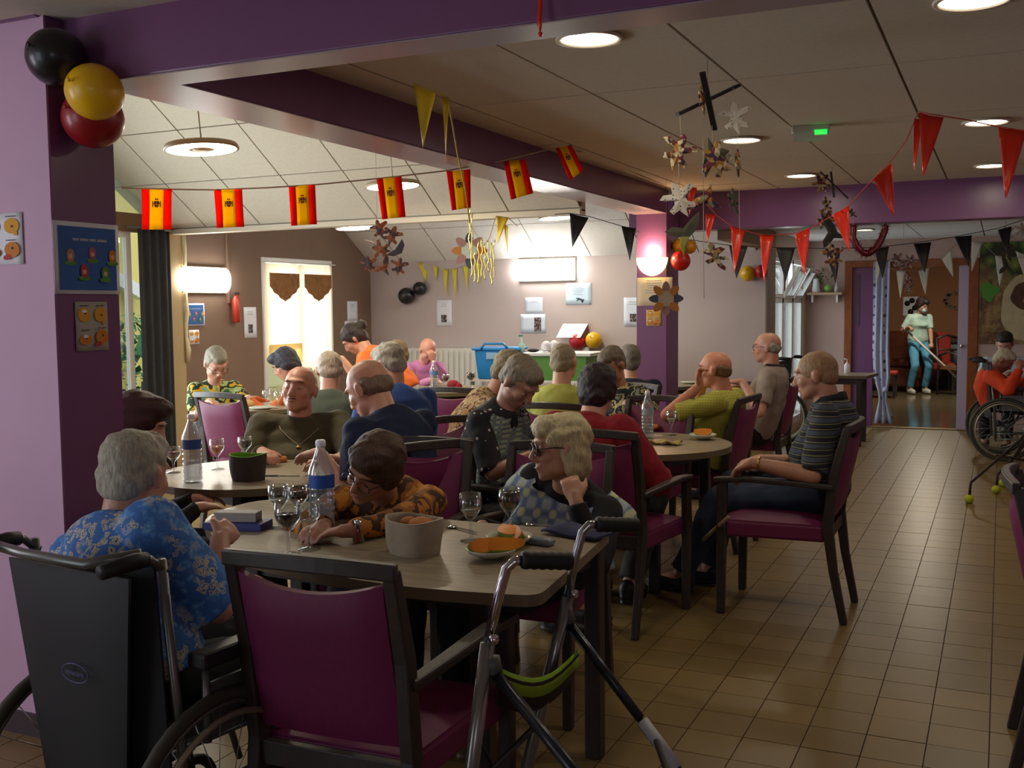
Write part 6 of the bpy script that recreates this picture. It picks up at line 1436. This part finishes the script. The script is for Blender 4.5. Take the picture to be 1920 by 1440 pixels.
# 2 dark haired woman at the left end of the pier table
person('person with dark reddish hair behind the blue floral one, by the purple pier', (262, 798, 4.2), 50, lf=.08, look=(-20, 20, 0), topm=cloth('near black cardigan', '15121a'), sleeve='long', hair='full', hairc='3c1c14', female=True, vox=.010,
       hands={L_: T((.30, .1, .70), (1, 0, 0), (0, 0, -1), px=False), R_: T((.28, -.1, .70), (1, 0, 0), (0, 0, -1), px=False)})
# 3
person('person with grey hair and green and yellow patterned top at the far left table', (405, 683, 8.5), -38, lf=.16, headk=1.1, look=(8, 34, 0), topm=pattern('green yellow print', 'swirl', ['2c6a48', '9db070', '1c2c1c', 'c8a82c', '6aa080'], 9), sleeve='short', hair='short', hairc='8c8672', female=True, vox=.010, skinc='a87456', glasses='thin',
       hands={L_: T((466, 745, 8.3), (.8, -.4, 0), (0, 0, -1), .6)})
# 4
person('person in orange with dark headgear before the bright curtained window', (535, 684, 8.4), -150, lf=.08, look=(0, 30, 0), topm=cloth('orange cloth', 'c8642c'), sleeve='long', hair='full', hairc='34343e', female=True, vox=.011)
# 5 bald man in olive
o5 = person('bald man with eyes closed and thin moustache in an olive sweater, facing the camera', (562, 731, 5.45), -58, lf=-.05, look=(-18, -9, -4), topm=cloth('olive knit', '3f3a20'), sleeve='long', build=1.1, belly=.07, vox=.007, skinc='a86e4e', eyes='closed', beard='3a2a20', nf=.1, legm=BLKT, headk=1.08, brow='4a3a30', shk=1.15, nk=.85,
       hands={L_: T((650, 852, 5.0), (.9, -.6, -.1), (0, 0, -1)), R_: T((.30, -.16, .80), (1, .5, 0), (0, 0, -1), px=False)})
m = MB(); 
def onchest(q_, a, off=.022):
    p = o5; ST = p['ST']; qs = [x[0] for x in ST]; w = np.interp(q_, qs, [x[1] for x in ST]); dp = np.interp(q_, qs, [x[2] for x in ST]); fo = np.interp(q_, qs, [x[3] for x in ST]); fw, ll = p['fr'](q_)
    return Vector(p['sp'](q_)+fw*fo+ll*math.sin(a)*(w*p['s']+off)+fw*math.cos(a)*(dp*p['s']+off)-p['org'])
m.tube([onchest(.95, 1.0), onchest(.85, .55), onchest(.74, .28), onchest(.62, .06), onchest(.58, 0), onchest(.62, -.06), onchest(.74, -.28), onchest(.85, -.55), onchest(.95, -1.0)], .002, 6)
m.build('neck_cord', mat('neck cord', '8a7a60', rough=.6), o5['root']); MB().ball(onchest(.56, 0, .026), .013, 12, sz=.6).build('pendant', mat('brass pendant', 'b09048', rough=.3, metal=.8), o5['root'])
# 6
person('person with white hair and grey green shirt, back half turned, before the window', (618, 694, 6.6), 118, lf=.14, look=(10, 12, 0), topm=cloth('grey green shirt cloth', '4a5246'), sleeve='elbow', hair='thin', hairc='b8a894', vox=.010, build=1.08, belly=.02, skinc='a87256')
# 7 navy polo
person('bald man in a navy polo bent over the table, seen in left profile', (692, 730, 4.75), 166, lf=.20, nk=.85, look=(10, 30, 0), topm=NAV, sleeve='short', hair='fringe', hairc='8a7258', vox=.007, build=1.12, hunch=.09, skinc='b8805c', nf=1.0, legm=BLKT, headk=1.14,
       hands={L_: T((600, 850, 4.5), (1, 0, -.1), (0, 0, -1)), R_: T((620, 862, 4.7), (1, .1, -.1), (0, 0, -1))})
# 8
person('person with white hair and bright blue shirt behind the bald man in navy', (728, 684, 6.0), 152, lf=.18, look=(20, 22, 0), topm=cloth('blue shirt cloth', '22417e'), sleeve='elbow', hair='short', hairc='a8a294', vox=.010, build=1.1, hunch=.08)
# 9 staff bending
person('standing person in orange T-shirt with dark hair, bending over the back tables', (664, 636, 8.5), -168, lf=.42, look=(20, 45, 0), build=1.1, topm=cloth('orange T-shirt cloth', 'e06a28'), sleeve='short', hair='bun', hairc='2a1a14', female=True, seat=False, hip=.82, vox=.011, skinc='b07850', nf=.9, feet=(.0, .1), legm=cloth('white trousers', 'b0b0b0'),
       hands={L_: T((640, 672, 8.1), (.6, -.3, -.8), (-1, 0, 0)), R_: T((672, 688, 8.2), (.6, .3, -.8), (-1, 0, 0))})
# 10
person('person with short light hair between the orange T-shirt and the pink shirt', (742, 666, 8.8), -140, lf=.08, look=(0, 15, 0), topm=cloth('dull orange', '9a6a48'), sleeve='short', hair='short', hairc='8a7450', vox=.012)
# 11
person('man in pink shirt bringing food to his mouth by the radiator', (802, 657, 10.4), -35, lf=.20, look=(0, 38, 0), topm=cloth('pink shirt cloth', 'c07cae'), sleeve='long', hair='fringe', hairc='8c7a6a', vox=.010, skinc='b8785e', nf=.7,
       hands={L_: T((812, 676, 10.2), (0, -.3, 1), (-1, 0, 0), .9, (.2, .6, -1)), R_: T((808, 712, 10.1), (1, .3, 0), (0, 0, -1))})
# 12
person('person in beige floral blouse leaning forward just behind the woman in dotted dress', (957, 700, 5.8), 30, lf=.24, look=(0, 30, 0), topm=pattern('beige floral print', 'swirl', ['a88a5c', '5c3a20', 'b89c74', 'a88a5c', '74502c'], 22), sleeve='short', hair='short', hairc='9c8c6c', female=True, vox=.010, hunch=.12, nf=.8, build=1.05)
# 13
p13 = person('grey haired woman in black dress with white dots and pale check bib, looking down', (975, 716, 4.95), -10, lf=.17, look=(-8, 46, 0), topm=pattern('white dots on black', 'dots', ['15131a', 'b8b0a8'], 24), sleeve='elbow', hair='short', hairc='8c7e66', female=True, dress=True, vox=.0075, skinc='a06c4a', nf=.75, hunch=.12, hip=.52,
       hands={L_: T((1000, 845, 4.9), (1, -.1, 0), (0, 0, -1), .5), R_: T((1000, 852, 4.72), (1, .1, 0), (0, 0, -1), .5, (-.5, -.3, -1))})
bib(p13, pattern('pale grey check', 'check', ['6c7668', '4a5a68', '8c927c'], 14), .25, .99, -75, 100, sw=.03)
# 14
person('person in pale yellow shirt seen from behind, left of the column', (1058, 680, 6.5), 86, lf=.05, look=(0, 6, 0), topm=cloth('pale yellow shirt', 'a0a048'), sleeve='long', hair='thin', hairc='9a8a68', vox=.010, build=1.08)
# 15 red sweater
person('dark haired person in a red knitted sweater seen from behind', (1122, 733, 5.15), 82, lf=.12, look=(5, 10, 0), topm=mat('red knit', '86101c', rough=.9, nscale=30, namt=.2, bump=.6, bscale=160), sleeve='long', hair='full', hairc='2a1410', female=True, vox=.008, build=1.15, shk=1.25, legm=cloth('grey trousers', '3a3a34'), hunch=.10, nf=.6, feet=(.25, .10), elbow_out=1.2,
       hands={R_: T((1240, 890, 5.25), (.9, .3, 0), (0, 0, -1), .5, (-.6, -1, -1)), L_: T((.36, .12, .80), (1, 0, 0), (0, 0, -1), px=False)})
# 16
person('woman in dark blouse with pale leaf print eating, facing the camera, left of the column', (1147, 686, 6.8), -104, lf=.10, look=(0, 32, 0), topm=pattern('dark leaf print', 'swirl', ['12141c', '14161e', 'b0a070', '12141c', '7c7c60'], 16), sleeve='short', hair='short', hairc='6c5e4c', female=True, vox=.009, skinc='98603c', nf=.6,
       hands={L_: T((1200, 748, 6.6), (.8, -.5, 0), (0, 0, -1))})
# 17
person('person with grey hair and navy jacket mostly hidden by the purple column', (1180, 676, 7.9), 120, lf=.04, look=(0, 0, 0), topm=cloth('navy jacket', '121a30'), sleeve='long', hair='short', hairc='7c7468', vox=.012)
# 18
person('man in yellow shirt holding both hands to his mouth, in left profile', (1340, 694, 6.45), 176, lf=-.05, look=(5, 2, 0), topm=pattern('yellow check', 'check', ['8c8a2c', 'a29e38', 'a8a440'], 20), sleeve='short', hair='fringe', hairc='7a5c3c', vox=.008, build=1.08, belly=.05, skinc='b0683e', nf=.6, hunch=.03, legm=cloth('brown trousers', '1c1610'),
       hands={L_: T((1312, 724, 6.3), (.15, -.1, 1), (-1, 0, .2), .9, (.6, .4, -1)), R_: T((1316, 728, 6.5), (.15, .1, 1), (-1, 0, .2), .9, (.6, -.4, -1))})
# 19
p19 = person('man in grey polo shirt with spectacles upright in left profile', (1438, 652, 7.9), 180, lf=-.08, look=(5, 3, 0), topm=cloth('grey polo cloth', '8a7c70'), sleeve='short', hair='fringe', hairc='a09888', vox=.009, skinc='a87052', glasses='thin', legm=BLKT, build=1.12,
       hands={L_: T((1392, 716, 7.7), (1, 0, 0), (0, 0, -1)), R_: T((1388, 722, 8.0), (1, 0, 0), (0, 0, -1))})
# 20 striped man
p20 = person('bald man in the aisle with dark striped polo and jeans, hands on his lap', (1530, 704, 5.22), 180, lf=.02, nk=.92, look=(2, 10, 0), topm=pattern('dark stripes', 'stripe', ['14141c', '6a6a48', '14141c', '3c4450'], 5.5), sleeve='elbow', vox=.007, skinc='a8704c', hair='stubble', hairc='a8825c', legm=DEN, build=1.14, belly=.035, nf=.55, hunch=.06, headk=1.04, feet={1: (.68, .10), -1: (.58, -.09)}, hip=.56,
       hands={L_: T((1412, 868, 4.98), (1, -.3, -.5), (0, 0, -1), .6, (-.3, .6, -1)), R_: T((1425, 862, 5.35), (1, .2, -.2), (0, 0, -1), .5)})
MB().tube([(math.cos(a)*.032, 0, math.sin(a)*.028) for a in [2*math.pi*i/16 for i in range(16)]], .006, 6, closed=True).build('wristwatch', mat('gold watch', 'c8a860', rough=.25, metal=.8), p20['root'], loc=Vector(p20['arm'][1][1]-p20['org'])+Vector((.03, 0, 0))).rotation_euler = (0, 0, R(90))
m = MB(); fw, ll = p20['fr'](1.0); c = p20['sp'](1.01)-p20['org']
m.grid([[Vector(c+fw*math.cos(a)*(.068+.012*j)+ll*math.sin(a)*(.072+.012*j)+p20['td']*(.028-.03*j+.012*(1-math.cos(a))*.5)) for a in [R(12)+R(336)*i/24 for i in range(25)]] for j in range(3)]).build('collar', cloth('black collar', '0c0c10'), p20['root'], solid=.004)
m = MB(); fw, ll = p19['fr'](1.0); c = p19['sp'](1.01)-p19['org']
m.grid([[Vector(c+fw*math.cos(a)*(.068+.012*j)+ll*math.sin(a)*(.072+.012*j)+p19['td']*(.024-.03*j)) for a in [R(12)+R(336)*i/24 for i in range(25)]] for j in range(3)]).build('collar', cloth('dark collar', '221c20'), p19['root'], solid=.004)
# 21 blonde woman
BIB = pattern('blue green check bib', 'check', ['b4b88c', '5c6c94', 'a0aca8'], 5, bump=.1)
p21 = person('blonde woman with brown sunglasses and a blue check bib, chin on her hand', (1050, 842, 3.76), -108, lf=.08, ls=.10, look=(-36, 2, 4), topm=cloth('black blouse', '0b0b0e'), sleeve='long', hair='bob', hairc='c8b888', female=True, vox=.006, skinc='a8734c', glasses='dark', nf=.4, ns=0, hunch=.05, legm=cloth('dark trousers', '14161c'), shoem='5a4838',
       hands={L_: T((1080, 940, 3.58), (-.1, -.45, .9), (-.6, -.6, 0), .9, (.5, .5, -1.0)), R_: T((.26, -.12, .70), (.9, .3, -.1), (0, 0, -1), .4, px=False)})
bib(p21, BIB, .20, 1.0, -102, 106, .040, sw=.07)
MB().tube([(math.cos(a)*.031, math.sin(a)*.031, 0) for a in [2*math.pi*i/16 for i in range(16)]], .005, 6, closed=True).build('wristwatch', mat('gold watch'), p21['root'], loc=Vector(p21['arm'][1][1]*.8+p21['arm'][1][0]*.2-p21['org']))
# 22 leaning woman
p22 = person('brown haired woman in orange and brown top leaning far over the near table', (700, 882, 3.62), -70, lf=.42, ls=.0, look=(-30, 22, -26), topm=pattern('orange brown print', 'swirl', ['5a3210', 'a86414', '3a200c', '8c5212', 'b87820'], 10), sleeve='long', hair='full', hairc='4a2c14', female=True, vox=.0065, skinc='96603e', glasses='thin', nf=1.1, ns=-.1, hunch=.08,
       hands={L_: T((655, 996, 3.36), (.15, -1, -.05), (0, 0, -1), .35, (.3, 1.2, -.3)), R_: T((610, 985, 3.45), (.7, -.3, 0), (0, 0, -1), .5, (-.2, -.8, -.4))}, eyes='closed')
# 23 staff with the broom
P23 = atz(1712, 738, 0)
h23 = A(P23)+np.array([.12, -.06, 1.44])
p23 = person('standing person in pale blue tunic, trousers and face mask, sweeping in the lounge', (h23[0], h23[1], h23[2]), -60, wp=True, lf=.12, look=(20, 22, 0), topm=cloth('pale aqua tunic', 'a8c4b8'), sleeve='short', hair='full', hairc='2a1a16', female=True, seat=False, hip=.86, vox=.013, skinc='a07050', legm=cloth('sky blue trousers', '5aa0c4'), shoem='c8c8c0', feet=(.0, .13), nf=.5,
       hands={R_: T((.22, -.26, 1.10), (.8, .2, -.4), (0, 0, -1), 1.0, px=False), L_: T((.30, .08, .80), (.6, -.2, -.8), (0, 0, -1), 1.0, px=False)})

a = Vector(A(p23['P'])+p23['f']*.12-p23['l']*.30+np.array([0, 0, .22])); b = Vector(A(p23['P'])+p23['f']*.55+p23['l']*.62); b.z = .03
t = thing('broom', 'white handled broom held by the sweeping person in the lounge', 'broom', b)
MB().tube([(0, 0, .05), a-b], .018, 8).build('handle', mat('white broom handle', 'c8c4bc', rough=.5), t); MB().box(-.2, .2, -.04, .04, -.025, .05).build('brush_head', mat('dark bristles', '2a2224', rough=.9), t)
fm = MB(); pr = Prim(); pr.ell(p23['hd'](.075, 0, -.052), (.034, .052, .045), p23['HB'], 14); fm.add((pr.V[0]-p23['org']).tolist(), pr.F, 0, True); fm.build('face_mask', cloth('pale blue mask', 'b0c8d4'), p23['root'])
# 24, 25 right edge
person('small white haired person with an orange blanket in the wheelchair at the right edge', (1882, 676, 10.0), 5, lf=.08, look=(-12, 40, 0), topm=cloth('orange blanket cloth', 'c83c10'), sleeve='long', hair='short', hairc='c8bc9c', vox=.009, skinc='8c5030', nf=.8, hunch=.12, build=.95, headk=.9, legm=cloth('black blanket', '141416'),
       hands={R_: T((1912, 692, 9.7), (.2, .3, .9), (0, 1, 0), .8)}, shk=1.3)
person('dark haired person in pale blue behind the wheelchair at the right edge', (1884, 645, 10.8), -100, lf=.05, look=(0, 30, 0), topm=cloth('pale blue uniform', 'a8bcc4'), sleeve='short', hair='short', hairc='2a201a', vox=.011)
